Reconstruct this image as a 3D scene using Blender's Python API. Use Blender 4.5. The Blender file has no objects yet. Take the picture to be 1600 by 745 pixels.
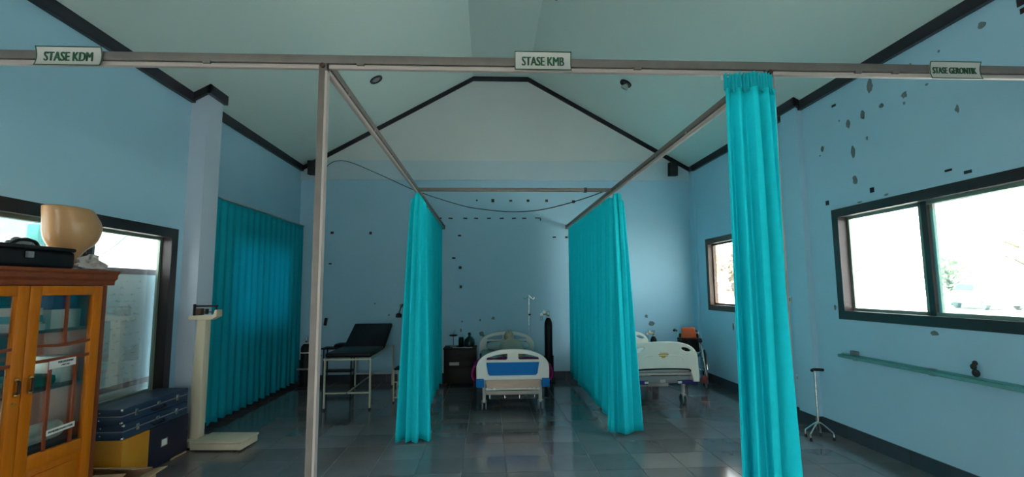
import bpy, bmesh, math, random
from mathutils import Vector, Matrix
random.seed(7)
SC = bpy.context.scene
COL = SC.collection

# ------------------------------------------------------------------ camera
pit, yaw, rol = 0.1026, 0.0495, -0.0073
cy, sy, cp, sp = math.cos(yaw), math.sin(yaw), math.cos(pit), math.sin(pit)
fw = Vector((sy*cp, cy*cp, sp)); rt = Vector((cy, -sy, 0)); up = rt.cross(fw)
r2 = rt*math.cos(rol) + up*math.sin(rol); u2 = -rt*math.sin(rol) + up*math.cos(rol)
cam_d = bpy.data.cameras.new('camera'); cam = bpy.data.objects.new('camera', cam_d); COL.objects.link(cam)
cam.matrix_world = Matrix(((r2.x, u2.x, -fw.x, 0), (r2.y, u2.y, -fw.y, 0), (r2.z, u2.z, -fw.z, 1.6053), (0, 0, 0, 1)))
cam_d.sensor_fit = 'HORIZONTAL'; cam_d.sensor_width = 36; cam_d.lens = 751.7/1600*36
cam_d.clip_start = 0.02; cam_d.clip_end = 300
SC.camera = cam

# ------------------------------------------------------------------ sky, exposure
W = bpy.data.worlds.new('sky'); SC.world = W; W.use_nodes = True
nt = W.node_tree; bg = nt.nodes['Background']
tcw = nt.nodes.new('ShaderNodeTexCoord'); sep = nt.nodes.new('ShaderNodeSeparateXYZ'); rmp = nt.nodes.new('ShaderNodeValToRGB')
nt.links.new(tcw.outputs['Generated'], sep.inputs[0]); nt.links.new(sep.outputs['Z'], rmp.inputs[0]); nt.links.new(rmp.outputs[0], bg.inputs[0])
rmp.color_ramp.elements[0].color = (1.0, 0.99, 0.97, 1); rmp.color_ramp.elements[1].color = (0.86, 0.94, 1.0, 1)
bg.inputs[1].default_value = 9.0
SC.view_settings.view_transform = 'Standard'; SC.view_settings.look = 'None'
SC.view_settings.gamma = 1; SC.view_settings.use_curve_mapping = False
SC.view_settings.exposure = 0.22
sun_d = bpy.data.lights.new('sun', 'SUN'); sun = bpy.data.objects.new('sun', sun_d); COL.objects.link(sun)
sun_d.energy = 26; sun_d.angle = math.radians(1.2); sun_d.color = (1.0, .95, .88)
sun.rotation_euler = Vector((-.12, .50, -.86)).to_track_quat('-Z', 'Y').to_euler()

def portal(name, loc, sx, sz, rot):
    # daylight through a window opening: tells the renderer where the sky comes in, gives off nothing itself
    d = bpy.data.lights.new(name, 'AREA'); d.shape = 'RECTANGLE'; d.size = sx; d.size_y = sz
    d.cycles.is_portal = True
    o = bpy.data.objects.new(name, d); COL.objects.link(o); o.location = loc; o.rotation_euler = rot
P2 = math.pi/2

# ------------------------------------------------------------------ helpers
class B:
    def __init__(s, T=None): s.v = []; s.f = []; s.T = T
    def add(s, vs, fs):
        n = len(s.v); s.v += [tuple(v) for v in vs]; s.f += [tuple(i+n for i in f) for f in fs]; return s
    def box(s, x0, x1, y0, y1, z0, z1, R=None):
        vs = [Vector((x, y, z)) for x in (x0, x1) for y in (y0, y1) for z in (z0, z1)]
        if R is not None:
            c = Vector(((x0+x1)/2, (y0+y1)/2, (z0+z1)/2)); vs = [R @ (v-c) + c for v in vs]
        return s.add(vs, [(0,1,3,2),(4,6,7,5),(0,4,5,1),(2,3,7,6),(0,2,6,4),(1,5,7,3)])
    def tube(s, pts, r, n=8, closed=False):
        pts = [Vector(p) for p in pts]; m = len(pts); rs = r if isinstance(r, (list, tuple)) else [r]*m
        vs = []; nrm = None
        for i, p in enumerate(pts):
            a = pts[i-1] if (i > 0 or closed) else p; b = pts[(i+1) % m] if (i < m-1 or closed) else p
            t = (b-a).normalized()
            if nrm is None:
                nrm = t.orthogonal().normalized()
                if abs(t.x) < .01 and abs(t.y) < .01: nrm = Vector((1,0,0))
            nrm = (nrm - t*nrm.dot(t)).normalized(); bi = t.cross(nrm)
            for k in range(n):
                a_ = 2*math.pi*k/n; vs.append(p + (nrm*math.cos(a_) + bi*math.sin(a_))*rs[i])
        fs = []
        for i in range(m if closed else m-1):
            j = (i+1) % m
            for k in range(n): fs.append((i*n+k, i*n+(k+1) % n, j*n+(k+1) % n, j*n+k))
        if not closed: fs += [tuple(range(n))[::-1], tuple((m-1)*n+k for k in range(n))]
        return s.add(vs, fs)
    def lathe(s, prof, c=(0,0,0), n=16, R=None):
        c = Vector(c); vs = []; fs = []
        for r, z in prof:
            for k in range(n):
                v = Vector((max(r, 1e-4)*math.cos(2*math.pi*k/n), max(r, 1e-4)*math.sin(2*math.pi*k/n), z))
                vs.append((R @ v if R is not None else v) + c)
        for i in range(len(prof)-1):
            for k in range(n): fs.append((i*n+k, i*n+(k+1) % n, (i+1)*n+(k+1) % n, (i+1)*n+k))
        fs += [tuple(range(n))[::-1], tuple((len(prof)-1)*n+k for k in range(n))]
        return s.add(vs, fs)
    def prism(s, poly, ax, a, b):
        f = {'x': lambda p, t: (t, p[0], p[1]), 'y': lambda p, t: (p[0], t, p[1]), 'z': lambda p, t: (p[0], p[1], t)}[ax]
        n = len(poly); vs = [f(p, a) for p in poly] + [f(p, b) for p in poly]
        return s.add(vs, [tuple(range(n))[::-1], tuple(range(n, 2*n))] + [(i, (i+1) % n, n+(i+1) % n, n+i) for i in range(n)])
    def loft(s, rings):
        n = len(rings[0]); vs = [v for r in rings for v in r]; fs = []
        for i in range(len(rings)-1):
            for k in range(n): fs.append((i*n+k, i*n+(k+1) % n, (i+1)*n+(k+1) % n, (i+1)*n+k))
        fs += [tuple(range(n))[::-1], tuple((len(rings)-1)*n+k for k in range(n))]
        return s.add(vs, fs)
    def ell(s, c, rx, ry, rz, n=16, m=10, R=None, p=1.0):
        prof = []
        vs = []; fs = []
        sg = lambda x, e: math.copysign(abs(x)**e, x)
        for i in range(m+1):
            ph = -P2 + math.pi*i/m
            for k in range(n):
                a = 2*math.pi*k/n
                v = Vector((rx*sg(math.cos(ph), p)*sg(math.cos(a), p), ry*sg(math.cos(ph), p)*sg(math.sin(a), p), rz*sg(math.sin(ph), p)))
                vs.append((R @ v if R is not None else v) + Vector(c))
        for i in range(m):
            for k in range(n): fs.append((i*n+k, i*n+(k+1) % n, (i+1)*n+(k+1) % n, (i+1)*n+k))
        return s.add(vs, fs)
    def grid(s, fn, nu, nv):
        vs = [fn(i/nu, j/nv) for j in range(nv+1) for i in range(nu+1)]
        return s.add(vs, [(j*(nu+1)+i, j*(nu+1)+i+1, (j+1)*(nu+1)+i+1, (j+1)*(nu+1)+i) for j in range(nv) for i in range(nu)])
    def flat(s, outer, holes, th, bev=0.0, M=None):
        # a plate in the XZ plane with holes cut through it, thickness along Y
        cu = bpy.data.curves.new('tmp', 'CURVE'); cu.dimensions = '2D'; cu.fill_mode = 'BOTH'
        cu.extrude = th/2 - bev; cu.bevel_depth = bev; cu.bevel_resolution = 1; cu.offset = -bev
        for pl in [outer] + holes:
            sp_ = cu.splines.new('POLY'); sp_.points.add(len(pl)-1); sp_.use_cyclic_u = True
            for q, p in zip(sp_.points, pl): q.co = (p[0], p[1], 0, 1)
        s._curve(cu, M); return s
    def _curve(s, cu, M):
        o = bpy.data.objects.new('tmp', cu); COL.objects.link(o)
        dg = bpy.context.evaluated_depsgraph_get(); me = bpy.data.meshes.new_from_object(o.evaluated_get(dg))
        X = Matrix(((1,0,0,0),(0,0,-1,0),(0,1,0,0),(0,0,0,1)))
        if M is not None: X = M @ X
        s.add([X @ v.co for v in me.vertices], [tuple(p.vertices) for p in me.polygons])
        bpy.data.objects.remove(o); bpy.data.curves.remove(cu); bpy.data.meshes.remove(me)
    def text(s, body, w, h, M, bold=0.0):
        # lettering in the XZ plane centred on the origin of M, fitted to width w and capital height h
        cu = bpy.data.curves.new('tmp', 'FONT'); cu.body = body; cu.align_x = 'LEFT'; cu.size = 1; cu.extrude = 0.002; cu.resolution_u = 3
        t = B(); t._curve(cu, None)
        x0 = min(v[0] for v in t.v); x1 = max(v[0] for v in t.v); z0 = min(v[2] for v in t.v); z1 = max(v[2] for v in t.v)
        for k, dx in enumerate((-bold, 0, bold) if bold else (0,)):      # heavier strokes: the outline laid over itself a little to each side
            s.add([M @ Vector(((v[0]-(x0+x1)/2)*(w-2*bold)/(x1-x0)+dx, v[1]*.3-k*.00015, (v[2]-(z0+z1)/2)*h/(z1-z0))) for v in t.v], t.f)
        return s

WO = {}
def finish(name, b, m, origin=(0,0,0), bevel=0, seg=2, smooth=True, ang=40, weld=False):
    me = bpy.data.meshes.new(name)
    T = b.T if b.T is not None else Matrix.Identity(4)
    o3 = Vector(origin)
    me.from_pydata([(T @ Vector(v)) - o3 for v in b.v], [], b.f)
    bm = bmesh.new(); bm.from_mesh(me)
    if weld: bmesh.ops.remove_doubles(bm, verts=bm.verts, dist=1e-5)
    bmesh.ops.recalc_face_normals(bm, faces=bm.faces)
    if bevel:
        es = [e for e in bm.edges if len(e.link_faces) == 2 and e.calc_face_angle(0) > math.radians(30)]
        bmesh.ops.bevel(bm, geom=es, offset=bevel, segments=seg, affect='EDGES', profile=.5, clamp_overlap=True)
    bm.to_mesh(me); bm.free()
    if smooth:
        me.polygons.foreach_set('use_smooth', [True]*len(me.polygons)); me.set_sharp_from_angle(angle=math.radians(ang))
    me.materials.append(m)
    o = bpy.data.objects.new(name, me); COL.objects.link(o); return o
def tag(o, label=None, cat=None, group=None, kind=None):
    for k, v in (('label', label), ('category', cat), ('group', group), ('kind', kind)):
        if v: o[k] = v
    return o
def root(name, loc, label, cat, group=None):
    o = bpy.data.objects.new(name, None); o.empty_display_size = .1; COL.objects.link(o); o.location = loc; WO[o.name] = Vector(loc)
    return tag(o, label, cat, group)
def part(name, b, m, parent, label=None, kind=None, **k):
    w = WO[parent.name]; o = finish(name, b, m, w, **k); o.parent = parent; WO[o.name] = w
    return tag(o, label, kind=kind)
def solo(name, b, m, label, cat, group=None, kind=None, **k):
    T = b.T if b.T is not None else Matrix.Identity(4); vs = [T @ Vector(v) for v in b.v]
    loc = Vector(((min(v.x for v in vs)+max(v.x for v in vs))/2, (min(v.y for v in vs)+max(v.y for v in vs))/2, min(v.z for v in vs)))
    o = finish(name, b, m, loc, **k); o.location = loc; WO[o.name] = loc
    return tag(o, label, cat, group, kind)
def struct(name, b, m, parent=None, **k):
    k.setdefault('smooth', False)
    o = finish(name, b, m, **k)
    if parent: o.parent = parent
    else: o['kind'] = 'structure'
    WO[o.name] = Vector((0,0,0)); return o
def smooth_path(pts, n=6):
    P = [Vector(p) for p in pts]; out = []
    for i in range(len(P)-1):
        a = P[max(i-1, 0)]; b = P[i]; c = P[i+1]; d = P[min(i+2, len(P)-1)]
        for k in range(n):
            t = k/n
            out.append(.5*((2*b) + (c-a)*t + (2*a-5*b+4*c-d)*t*t + (3*b-a-3*c+d)*t**3))
    return out + [P[-1]]
def rrect(x0, x1, z0, z1, r, n=5):
    out = []
    for cx, cz, a0 in ((x1-r, z1-r, 0), (x0+r, z1-r, P2), (x0+r, z0+r, math.pi), (x1-r, z0+r, 3*P2)):
        for k in range(n+1): out.append((cx + r*math.cos(a0 + P2*k/n), cz + r*math.sin(a0 + P2*k/n)))
    return out
def oval(cx, cz, rx, rz, n=20, rot=0):
    c, s_ = math.cos(rot), math.sin(rot)
    return [(cx + rx*math.cos(t)*c - rz*math.sin(t)*s_, cz + rx*math.cos(t)*s_ + rz*math.sin(t)*c) for t in [2*math.pi*k/n for k in range(n)]]
def at(x, y, z): return Matrix.Translation((x, y, z))

# ------------------------------------------------------------------ materials
def mat(name, col, rough=.5, metal=0, var=.08, scale=6, bump=0, bscale=40, spec=.5, objvar=0, stretch=(1,1,1), detail=4):
    m = bpy.data.materials.new(name); m.use_nodes = True; n = m.node_tree.nodes; l = m.node_tree.links
    p = n['Principled BSDF']; p.inputs['Roughness'].default_value = rough; p.inputs['Metallic'].default_value = metal
    p.inputs['Specular IOR Level'].default_value = spec
    tc = n.new('ShaderNodeTexCoord'); mp = n.new('ShaderNodeMapping'); mp.inputs['Scale'].default_value = stretch
    l.new(tc.outputs['Object'], mp.inputs[0])
    nz = n.new('ShaderNodeTexNoise'); nz.inputs['Scale'].default_value = scale; nz.inputs['Detail'].default_value = detail
    l.new(mp.outputs[0], nz.inputs['Vector'])
    mx = n.new('ShaderNodeMix'); mx.data_type = 'RGBA'
    mx.inputs[6].default_value = (*[c*(1-var) for c in col], 1); mx.inputs[7].default_value = (*[min(1, c*(1+var)) for c in col], 1)
    l.new(nz.outputs[0], mx.inputs[0]); out = mx.outputs[2]
    if objvar:
        oi = n.new('ShaderNodeObjectInfo'); hv = n.new('ShaderNodeHueSaturation'); mr = n.new('ShaderNodeMapRange')
        mr.inputs[3].default_value = 1-objvar; mr.inputs[4].default_value = 1+objvar
        l.new(oi.outputs['Random'], mr.inputs[0]); l.new(mr.outputs[0], hv.inputs['Value']); l.new(out, hv.inputs['Color']); out = hv.outputs[0]
    l.new(out, p.inputs['Base Color'])
    if bump:
        nb = n.new('ShaderNodeTexNoise'); nb.inputs['Scale'].default_value = bscale; l.new(mp.outputs[0], nb.inputs['Vector'])
        bp = n.new('ShaderNodeBump'); bp.inputs['Strength'].default_value = bump; bp.inputs['Distance'].default_value = .01
        l.new(nb.outputs[0], bp.inputs['Height']); l.new(bp.outputs[0], p.inputs['Normal'])
    return m
def wood(name, c1, c2, rough=.35, sc=(14, 14, 1.2), spec=.35):
    m = mat(name, c1, rough, var=.1, spec=spec); n = m.node_tree.nodes; l = m.node_tree.links
    mp = [x for x in n if x.type == 'MAPPING'][0]; mp.inputs['Scale'].default_value = sc
    mx = [x for x in n if x.type == 'MIX'][0]; mx.inputs[6].default_value = (*c1, 1); mx.inputs[7].default_value = (*c2, 1)
    nz = [x for x in n if x.type == 'TEX_NOISE'][0]; nz.inputs['Scale'].default_value = 2.2; nz.inputs['Detail'].default_value = 8; nz.inputs['Distortion'].default_value = .8
    return m
def cloth(name, col, tr=.35, var=.08):
    m = mat(name, col, .85, var=var, scale=30, bump=.15, bscale=300, spec=.2); n = m.node_tree.nodes; l = m.node_tree.links
    p = n['Principled BSDF']; t = n.new('ShaderNodeBsdfTranslucent'); x = n.new('ShaderNodeMixShader'); x.inputs[0].default_value = tr
    mx = [q for q in n if q.type == 'MIX'][0]; l.new(mx.outputs[2], t.inputs[0])
    l.new(p.outputs[0], x.inputs[1]); l.new(t.outputs[0], x.inputs[2]); l.new(x.outputs[0], n['Material Output'].inputs[0]); return m
def glass(name, tint=(1,1,1), refl=.5):
    m = bpy.data.materials.new(name); m.use_nodes = True; n = m.node_tree.nodes; l = m.node_tree.links
    n.remove(n['Principled BSDF'])
    t = n.new('ShaderNodeBsdfTransparent'); g = n.new('ShaderNodeBsdfGlossy'); g.inputs['Roughness'].default_value = .02
    nz = n.new('ShaderNodeTexNoise'); nz.inputs['Scale'].default_value = 2
    mx = n.new('ShaderNodeMix'); mx.data_type = 'RGBA'; mx.inputs[6].default_value = (*[c*.96 for c in tint], 1); mx.inputs[7].default_value = (*tint, 1)
    l.new(nz.outputs[0], mx.inputs[0]); l.new(mx.outputs[2], t.inputs[0])
    lw = n.new('ShaderNodeFresnel'); lw.inputs[0].default_value = 1.45; ml = n.new('ShaderNodeMath'); ml.operation = 'MULTIPLY'; ml.inputs[1].default_value = refl
    l.new(lw.outputs[0], ml.inputs[0]); s = n.new('ShaderNodeMixShader'); l.new(ml.outputs[0], s.inputs[0]); l.new(t.outputs[0], s.inputs[1]); l.new(g.outputs[0], s.inputs[2])
    l.new(s.outputs[0], n['Material Output'].inputs[0]); return m

M = dict(
    wall=mat('wall_paint', (.37, .60, .74), .6, var=.05, scale=1.2, bump=.06, bscale=60, spec=.3),
    pil=mat('pilaster_paint', (.55, .62, .72), .6, var=.04, scale=2, bump=.05, bscale=60, spec=.3),
    beam=mat('beam_paint', (.62, .66, .65), .6, var=.05, scale=1.5, bump=.05, spec=.3),
    ledge=mat('ledge_paint', (.50, .62, .68), .6, var=.05, scale=1.5, bump=.05, spec=.3),
    ceil=mat('ceiling_paint', (.58, .70, .66), .7, var=.04, scale=.9, bump=.03, spec=.2),
    mould=mat('black_gloss_paint', (.012, .008, .016), .35, var=.2),
    tile=mat('dark_floor_tile', (.155, .14, .145), .11, spec=1.0, var=.25, scale=2.5, bump=.02, bscale=3, objvar=.18),
    grout=mat('pale_grout', (.34, .35, .35), .8),
    skirt=mat('skirting_tile', (.035, .045, .06), .25, var=.2, objvar=.15),
    frame=mat('dark_window_frame', (.016, .010, .012), .4, var=.2),
    bframe=mat('brown_window_frame', (.055, .032, .022), .45, var=.2),
    alu=mat('green_aluminium', (.20, .26, .22), .4, .3),
    glass=glass('window_glass', (.97, 1, .99)), cglass=glass('cabinet_glass', (.93, .96, .94), .25),
    steel=mat('galvanised_steel', (.17, .145, .13), .55, .3, var=.2, scale=14, bump=.05),
    track=mat('pale_track', (.40, .34, .31), .45, var=.08, scale=10),
    rust=mat('rusty_bolt', (.07, .035, .02), .8, .2),
    chrome=mat('worn_chrome', (.62, .62, .60), .25, .9),
    cyan=cloth('turquoise_curtain', (.012, .78, .88), .28),
    cyan2=cloth('blue_turquoise_curtain', (.008, .46, .58), .22),
    head=cloth('turquoise_heading', (.010, .52, .60), .25),
    white=mat('white_laminate', (.72, .72, .68), .5, var=.03),
    sign=mat('sign_board', (.46, .45, .42), .5, var=.03), ink=mat('dark_green_ink', (.012, .075, .03), .6),
    inkb=mat('black_ink', (.02, .02, .03), .6), blueink=mat('faded_marker_ink', (.16, .22, .24), .7),
    orange_wood=wood('orange_varnished_wood', (.48, .11, .003), (.66, .195, .006), .38, spec=.2),
    red_wood=wood('reddish_varnished_wood', (.17, .035, .012), (.26, .06, .018), .28),
    dark_wood=wood('dark_stained_wood', (.010, .008, .008), (.020, .014, .012), .6),
    skin=mat('tan_plastic', (.52, .28, .12), .32, var=.12, scale=5), skin2=mat('pale_tan_plastic', (.60, .43, .29), .4, var=.1),
    black=mat('black_plastic', (.008, .008, .010), .5, var=.2, spec=.3), blackv=mat('black_vinyl', (.006, .006, .009), .5, var=.2, bump=.08, bscale=120, spec=.25),
    rubber=mat('black_rubber', (.015, .015, .016), .8), grey=mat('grey_plastic', (.22, .23, .24), .5),
    navy=mat('navy_case_skin', (.012, .022, .060), .5, var=.15, bump=.1, bscale=200), navyd=mat('dark_navy_box', (.010, .010, .028), .5, var=.2),
    casel=mat('blue_case_skin', (.014, .036, .078), .5, var=.15, bump=.1, bscale=200),
    yellow=mat('orange_yellow_board', (.62, .25, .012), .55, var=.06), card=mat('brown_cardboard', (.46, .28, .15), .8, var=.1, scale=12),
    cream=mat('cream_enamel', (.62, .54, .40), .45, var=.08, scale=9), creamtube=mat('cream_tube_paint', (.56, .52, .40), .4, var=.08, scale=12),
    bedw=mat('bed_white_plastic', (.82, .79, .73), .4, var=.05), bedc=mat('bed_cream_plastic', (.86, .82, .72), .4, var=.05),
    bedb=mat('bed_blue_plastic', (.003, .17, .50), .5, var=.08, spec=.15), bedm=mat('bed_frame_enamel', (.56, .52, .46), .45, var=.1),
    board=mat('pinkish_plywood', (.68, .50, .40), .6, var=.14, scale=10, stretch=(1, 4, 8)),
    sheet=cloth('pale_green_sheet', (.42, .56, .54), .1), pillow=cloth('white_pillowcase', (.62, .66, .64), .1),
    magenta=cloth('magenta_blanket', (.42, .03, .16), .1, .25), indigo=mat('indigo_plastic', (.02, .012, .14), .5),
    red=mat('orange_red_vinyl', (.58, .08, .012), .45, var=.08), dred=mat('dark_red_plastic', (.22, .02, .02), .5),
    teal=mat('teal_handrail_paint', (.10, .30, .30), .45, var=.25, scale=18, stretch=(1, .3, 1)), chip=mat('bare_plaster_chip', (.15, .19, .21), .9, var=.3, scale=30),
    tape=mat('dark_tape', (.012, .010, .014), .5), tapem=mat('maroon_tape', (.06, .012, .02), .5),
    plastic_bag=cloth('crumpled_white_plastic', (.66, .60, .56), .3, .15), bottle=glass('green_bottle_glass', (.10, .22, .18), .8),
    darkg=mat('dark_green_glass', (.012, .03, .026), .15), clear=glass('clear_glass', (.92, .96, .95), .4),
    green=mat('green_cloth', (.0, .10, .045), .7, var=.3, scale=20), boxw=mat('white_carton', (.66, .68, .66), .6), boxt=mat('teal_carton', (.02, .26, .30), .6), boxb=mat('blue_carton', (.015, .04, .20), .6),
    ext=mat('white_render', (.80, .80, .78), .8), extb=mat('pale_blue_render', (.52, .72, .76), .8), ground=mat('pale_concrete', (.70, .68, .63), .9, var=.1, scale=.8),
    bark=mat('bark', (.14, .10, .07), .9, bump=.3), leaf=mat('leaf_green', (.60, .64, .48), .6, var=.35, scale=3), dry=mat('dry_leaf', (.50, .40, .24), .7, var=.3, scale=3),
    carp=mat('grey_car_paint', (.72, .73, .74), .3), carg=mat('car_glass', (.30, .31, .32), .3), brass=mat('brass', (.5, .32, .1), .35, .9), gold=mat('yellow_print', (.55, .36, .04), .6),
    shelfg=mat('brown_shelf', (.07, .03, .02), .5), wb=mat('whiteboard_surface', (.80, .86, .85), .3, var=.10, scale=5), wbf=mat('mauve_brown_wood', (.20, .10, .09), .5))

# ------------------------------------------------------------------ the room
XL, XR, YB, YF = -3.35, 3.78, 8.66, -3.6
EV, RG = 3.80, 5.53                      # eave and ridge heights of the ceiling
RL, RR = -0.27, 0.75                     # flat strip along the ridge
SL = (RG-EV)/(RL-XL); SR = (RG-EV)/(XR-RR)
fb = B().box(XL-.15, XR+.15, YF-.15, YB+.15, -.12, -.004)
floor = struct('floor', fb, M['grout'])
# floor tiles of 40 cm, every one of the ones in view an object, the rest behind the viewer one field
xs = [XL+.003] + [.157+.4*k for k in range(-8, 9)] + [XR-.003]
tile_cache = {}
def tile_mesh(w, d):
    key = (round(w, 4), round(d, 4))
    if key not in tile_cache:
        b = B(); c = .0015; h = .0015
        o = [(-w/2, -d/2), (w/2, -d/2), (w/2, d/2), (-w/2, d/2)]; i = [(x-math.copysign(c, x), y-math.copysign(c, y)) for x, y in o]
        b.add([(x, y, -.006) for x, y in o] + [(x, y, -h) for x, y in o] + [(x, y, 0) for x, y in i],
              [(0,1,5,4),(1,2,6,5),(2,3,7,6),(3,0,4,7),(4,5,9,8),(5,6,10,9),(6,7,11,10),(7,4,8,11),(8,9,10,11)])
        me = bpy.data.meshes.new('floor_tile'); me.from_pydata(b.v, [], b.f); me.materials.append(M['tile']); tile_cache[key] = me
    return tile_cache[key]
G = .004
ys = [3.2 + .4*k for k in range(14)] + [YB-.003]
for j in range(len(ys)-1):
    for i in range(len(xs)-1):
        w = xs[i+1]-xs[i]-G; d = ys[j+1]-ys[j]-G; cx = (xs[i]+xs[i+1])/2; cy_ = (ys[j]+ys[j+1])/2
        o = bpy.data.objects.new('floor_tile', tile_mesh(w, d)); COL.objects.link(o)
        o.location = (cx, cy_, random.uniform(-.0004, 0)); o.rotation_euler = (random.uniform(-.0012, .0012), random.uniform(-.0012, .0012), 0); o.parent = floor
tb = B()
yy = [YF+.003] + [-3.2 + .4*k for k in range(16)] + [3.2]
for j in range(len(yy)-1):
    for i in range(len(xs)-1):
        if yy[j+1]-yy[j] > .05: tb.box(xs[i]+G/2, xs[i+1]-G/2, yy[j]+G/2, yy[j+1]-G/2, -.006, 0)
o = struct('floor_tile_field', tb, M['tile'], floor); o['kind'] = 'stuff'

def wall_x(name, x0, x1, holes, ztop, y0=YF-.15, y1=YB+.15):
    """side wall with openings (y0, y1, z0, z1)"""
    b = B(); cuts = sorted({y0, y1} | {h[0] for h in holes} | {h[1] for h in holes})
    for a, c in zip(cuts, cuts[1:]):
        hs = sorted([h for h in holes if h[0] <= a and h[1] >= c], key=lambda h: h[2]); z = -.12
        for h in hs: b.box(x0, x1, a, c, z, h[2]); z = h[3]
        b.box(x0, x1, a, c, z, ztop)
    return struct(name, b, M['wall'])
W1 = (2.05, 5.05, 1.26, 2.42); W2 = (6.15, 8.15, 1.22, 2.41)
W3 = (2.55, 5.32, .50, 2.25); W4 = (6.3, 8.2, 1.0, 2.35); W6 = (-2.9, 1.2, .5, 2.25)
wall_right = wall_x('wall_right', XR, XR+.16, [W1, W2], EV+.02)
wall_left = wall_x('wall_left', XL-.16, XL, [W3, W4, W6], EV+.02)
gab = [(XL-.16, -.12), (XR+.16, -.12), (XR+.16, EV+.01), (RR, RG+.02), (RL, RG+.02), (XL-.16, EV+.01)]
wall_back = struct('wall_back', B().prism(gab, 'y', YB, YB+.15), M['wall'])
# wall behind the viewer, with an unseen glazed opening added to let in light
bf = B(); FO = (-1.0, .9, .1, 2.3)
bf.box(XL-.16, FO[0], YF-.15, YF, -.12, EV); bf.box(FO[1], XR+.16, YF-.15, YF, -.12, EV); bf.box(FO[0], FO[1], YF-.15, YF, -.12, FO[2]); bf.box(FO[0], FO[1], YF-.15, YF, FO[3], EV)
bf.prism([(XL-.16, EV), (XR+.16, EV), (RR, RG+.02), (RL, RG+.02)], 'y', YF-.15, YF)
wall_front = struct('wall_front', bf, M['wall'])
cb = B()
o_ = .2
cb.prism([(XL-o_, EV-SL*o_), (RL, RG), (RL, RG+.12), (XL-o_, EV-SL*o_+.12)], 'y', YF-.3, YB+.3)
cb.prism([(RL, RG), (RR, RG), (RR, RG+.12), (RL, RG+.12)], 'y', YF-.3, YB+.3)
cb.prism([(RR, RG), (XR+o_, EV-SR*o_), (XR+o_, EV-SR*o_+.12), (RR, RG+.12)], 'y', YF-.3, YB+.3)
ceiling = struct('ceiling', cb, M['ceil'])
# pilasters and beam
def eave(x): return EV + (SL*(x-XL) if x < RL else SR*(XR-x) if x > RR else RG-EV)
part('crack', B().tube([(.84, 6.07, eave(.84)-.002), (.88, 6.05, eave(.88)-.002), (.93, 6.04, eave(.93)-.002)], .006, 6), M['chip'], ceiling)
trim_1 = struct('trim_1', B().prism([(XL, 0), (XL+.18, 0), (XL+.18, eave(XL+.18)), (XL, EV)], 'y', 5.43, 5.73), M['pil'])
trim_2 = struct('trim_2', B().prism([(XR-.07, 0), (XR, 0), (XR, EV), (XR-.07, eave(XR-.07))], 'y', 5.45, 5.75), M['wall'])
trim_3 = struct('trim_3', B().box(XL, XR, YB-.03, YB, 3.565, 3.925), M['ledge'])
trim_11 = struct('trim_11', B().prism([(XL, 3.925), (XR, 3.925), (XR, EV-.01), (RR, RG-.01), (RL, RG-.01), (XL, EV-.01)] if False else [(XL+.22, 3.925), (XR-.22, 3.925), (RR, RG-.01), (RL, RG-.01)], 'y', YB-.012, YB), M['beam'])
trim_4 = struct('trim_4', B().prism([(XR-.045, 0), (XR, 0), (XR, EV), (XR-.045, eave(XR-.045))], 'y', YB-.16, YB), M['wall'])
# black moulding where walls meet ceiling
MH, MD = .085, .045
def mould_y(x, s, y0, y1, b):        # along a side wall; s = +1 sticks out to +x
    zc = eave(x); b.prism([(x, zc-MH), (x+s*MD, zc-MH), (x+s*MD, zc+abs(s*MD)*.55), (x, zc+.003)], 'y', y0, y1)
def mould_slope(x0, x1, y0, y1, b):  # following the slope in x
    b.prism([(x0, eave(x0)-MH), (x1, eave(x1)-MH), (x1, eave(x1)+.003), (x0, eave(x0)+.003)], 'y', y0, y1)
mb = B()
mould_y(XL, 1, YF, 5.43, mb); mould_y(XL, 1, 5.73, YB, mb); mould_slope(XL, XL+.18+MD, 5.43-MD, 5.43, mb)
mould_y(XL+.18, 1, 5.43-MD, 5.73+.03, mb)
trim_5 = struct('trim_5', mb, M['mould'])
mb = B()
mould_y(XR, -1, YF, 5.45, mb); mould_y(XR, -1, 5.75, YB, mb); mould_slope(XR-.07-MD, XR, 5.45-MD, 5.45, mb); mould_y(XR-.07, -1, 5.45-MD, 5.75+.03, mb)
trim_6 = struct('trim_6', mb, M['mould'])
mb = B()
for a, c in ((XL, RL), (RL, RR), (RR, XR)): mould_slope(a, c, YB-.04, YB, mb)
trim_7 = struct('trim_7', mb, M['mould'])
# skirting of dark tiles
def skirting(name, runs):
    base = B()
    for ax, a, b0, b1, s in runs:
        if ax == 'y': base.box(min(a, a+s*.006), max(a, a+s*.006), b0, b1, 0, .128)
        else: base.box(b0, b1, min(a, a+s*.006), max(a, a+s*.006), 0, .128)
    st = struct(name, base, M['grout'])
    for ax, a, b0, b1, s in runs:
        n = max(1, round((b1-b0)/.4)); L = (b1-b0)/n
        for k in range(n):
            p0, p1 = b0+L*k+.0012, b0+L*(k+1)-.0012; t = B(); e = .013 + random.uniform(0, .001)
            if ax == 'y': t.box(min(a, a+s*e), max(a, a+s*e), p0, p1, 0, .135)
            else: t.box(p0, p1, min(a, a+s*e), max(a, a+s*e), 0, .135)
            part('skirting_tile', t, M['skirt'], st, smooth=False)
    return st
skirting('baseboard_right', [('y', XR, 2.4, 5.45, -1), ('y', XR-.07, 5.45, 5.75, -1), ('y', XR, 5.75, YB-.16, -1), ('x', 5.45, XR-.083, XR-.013, -1)])
skirting('baseboard_back', [('x', YB, XL, XR-.045, -1)])
skirting('baseboard_left', [('y', XL, 2.4, 5.43, 1), ('y', XL+.18, 5.43, 5.73, 1), ('y', XL, 5.73, YB-.013, 1), ('x', 5.43, XL+.013, XL+.193, -1)])

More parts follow.
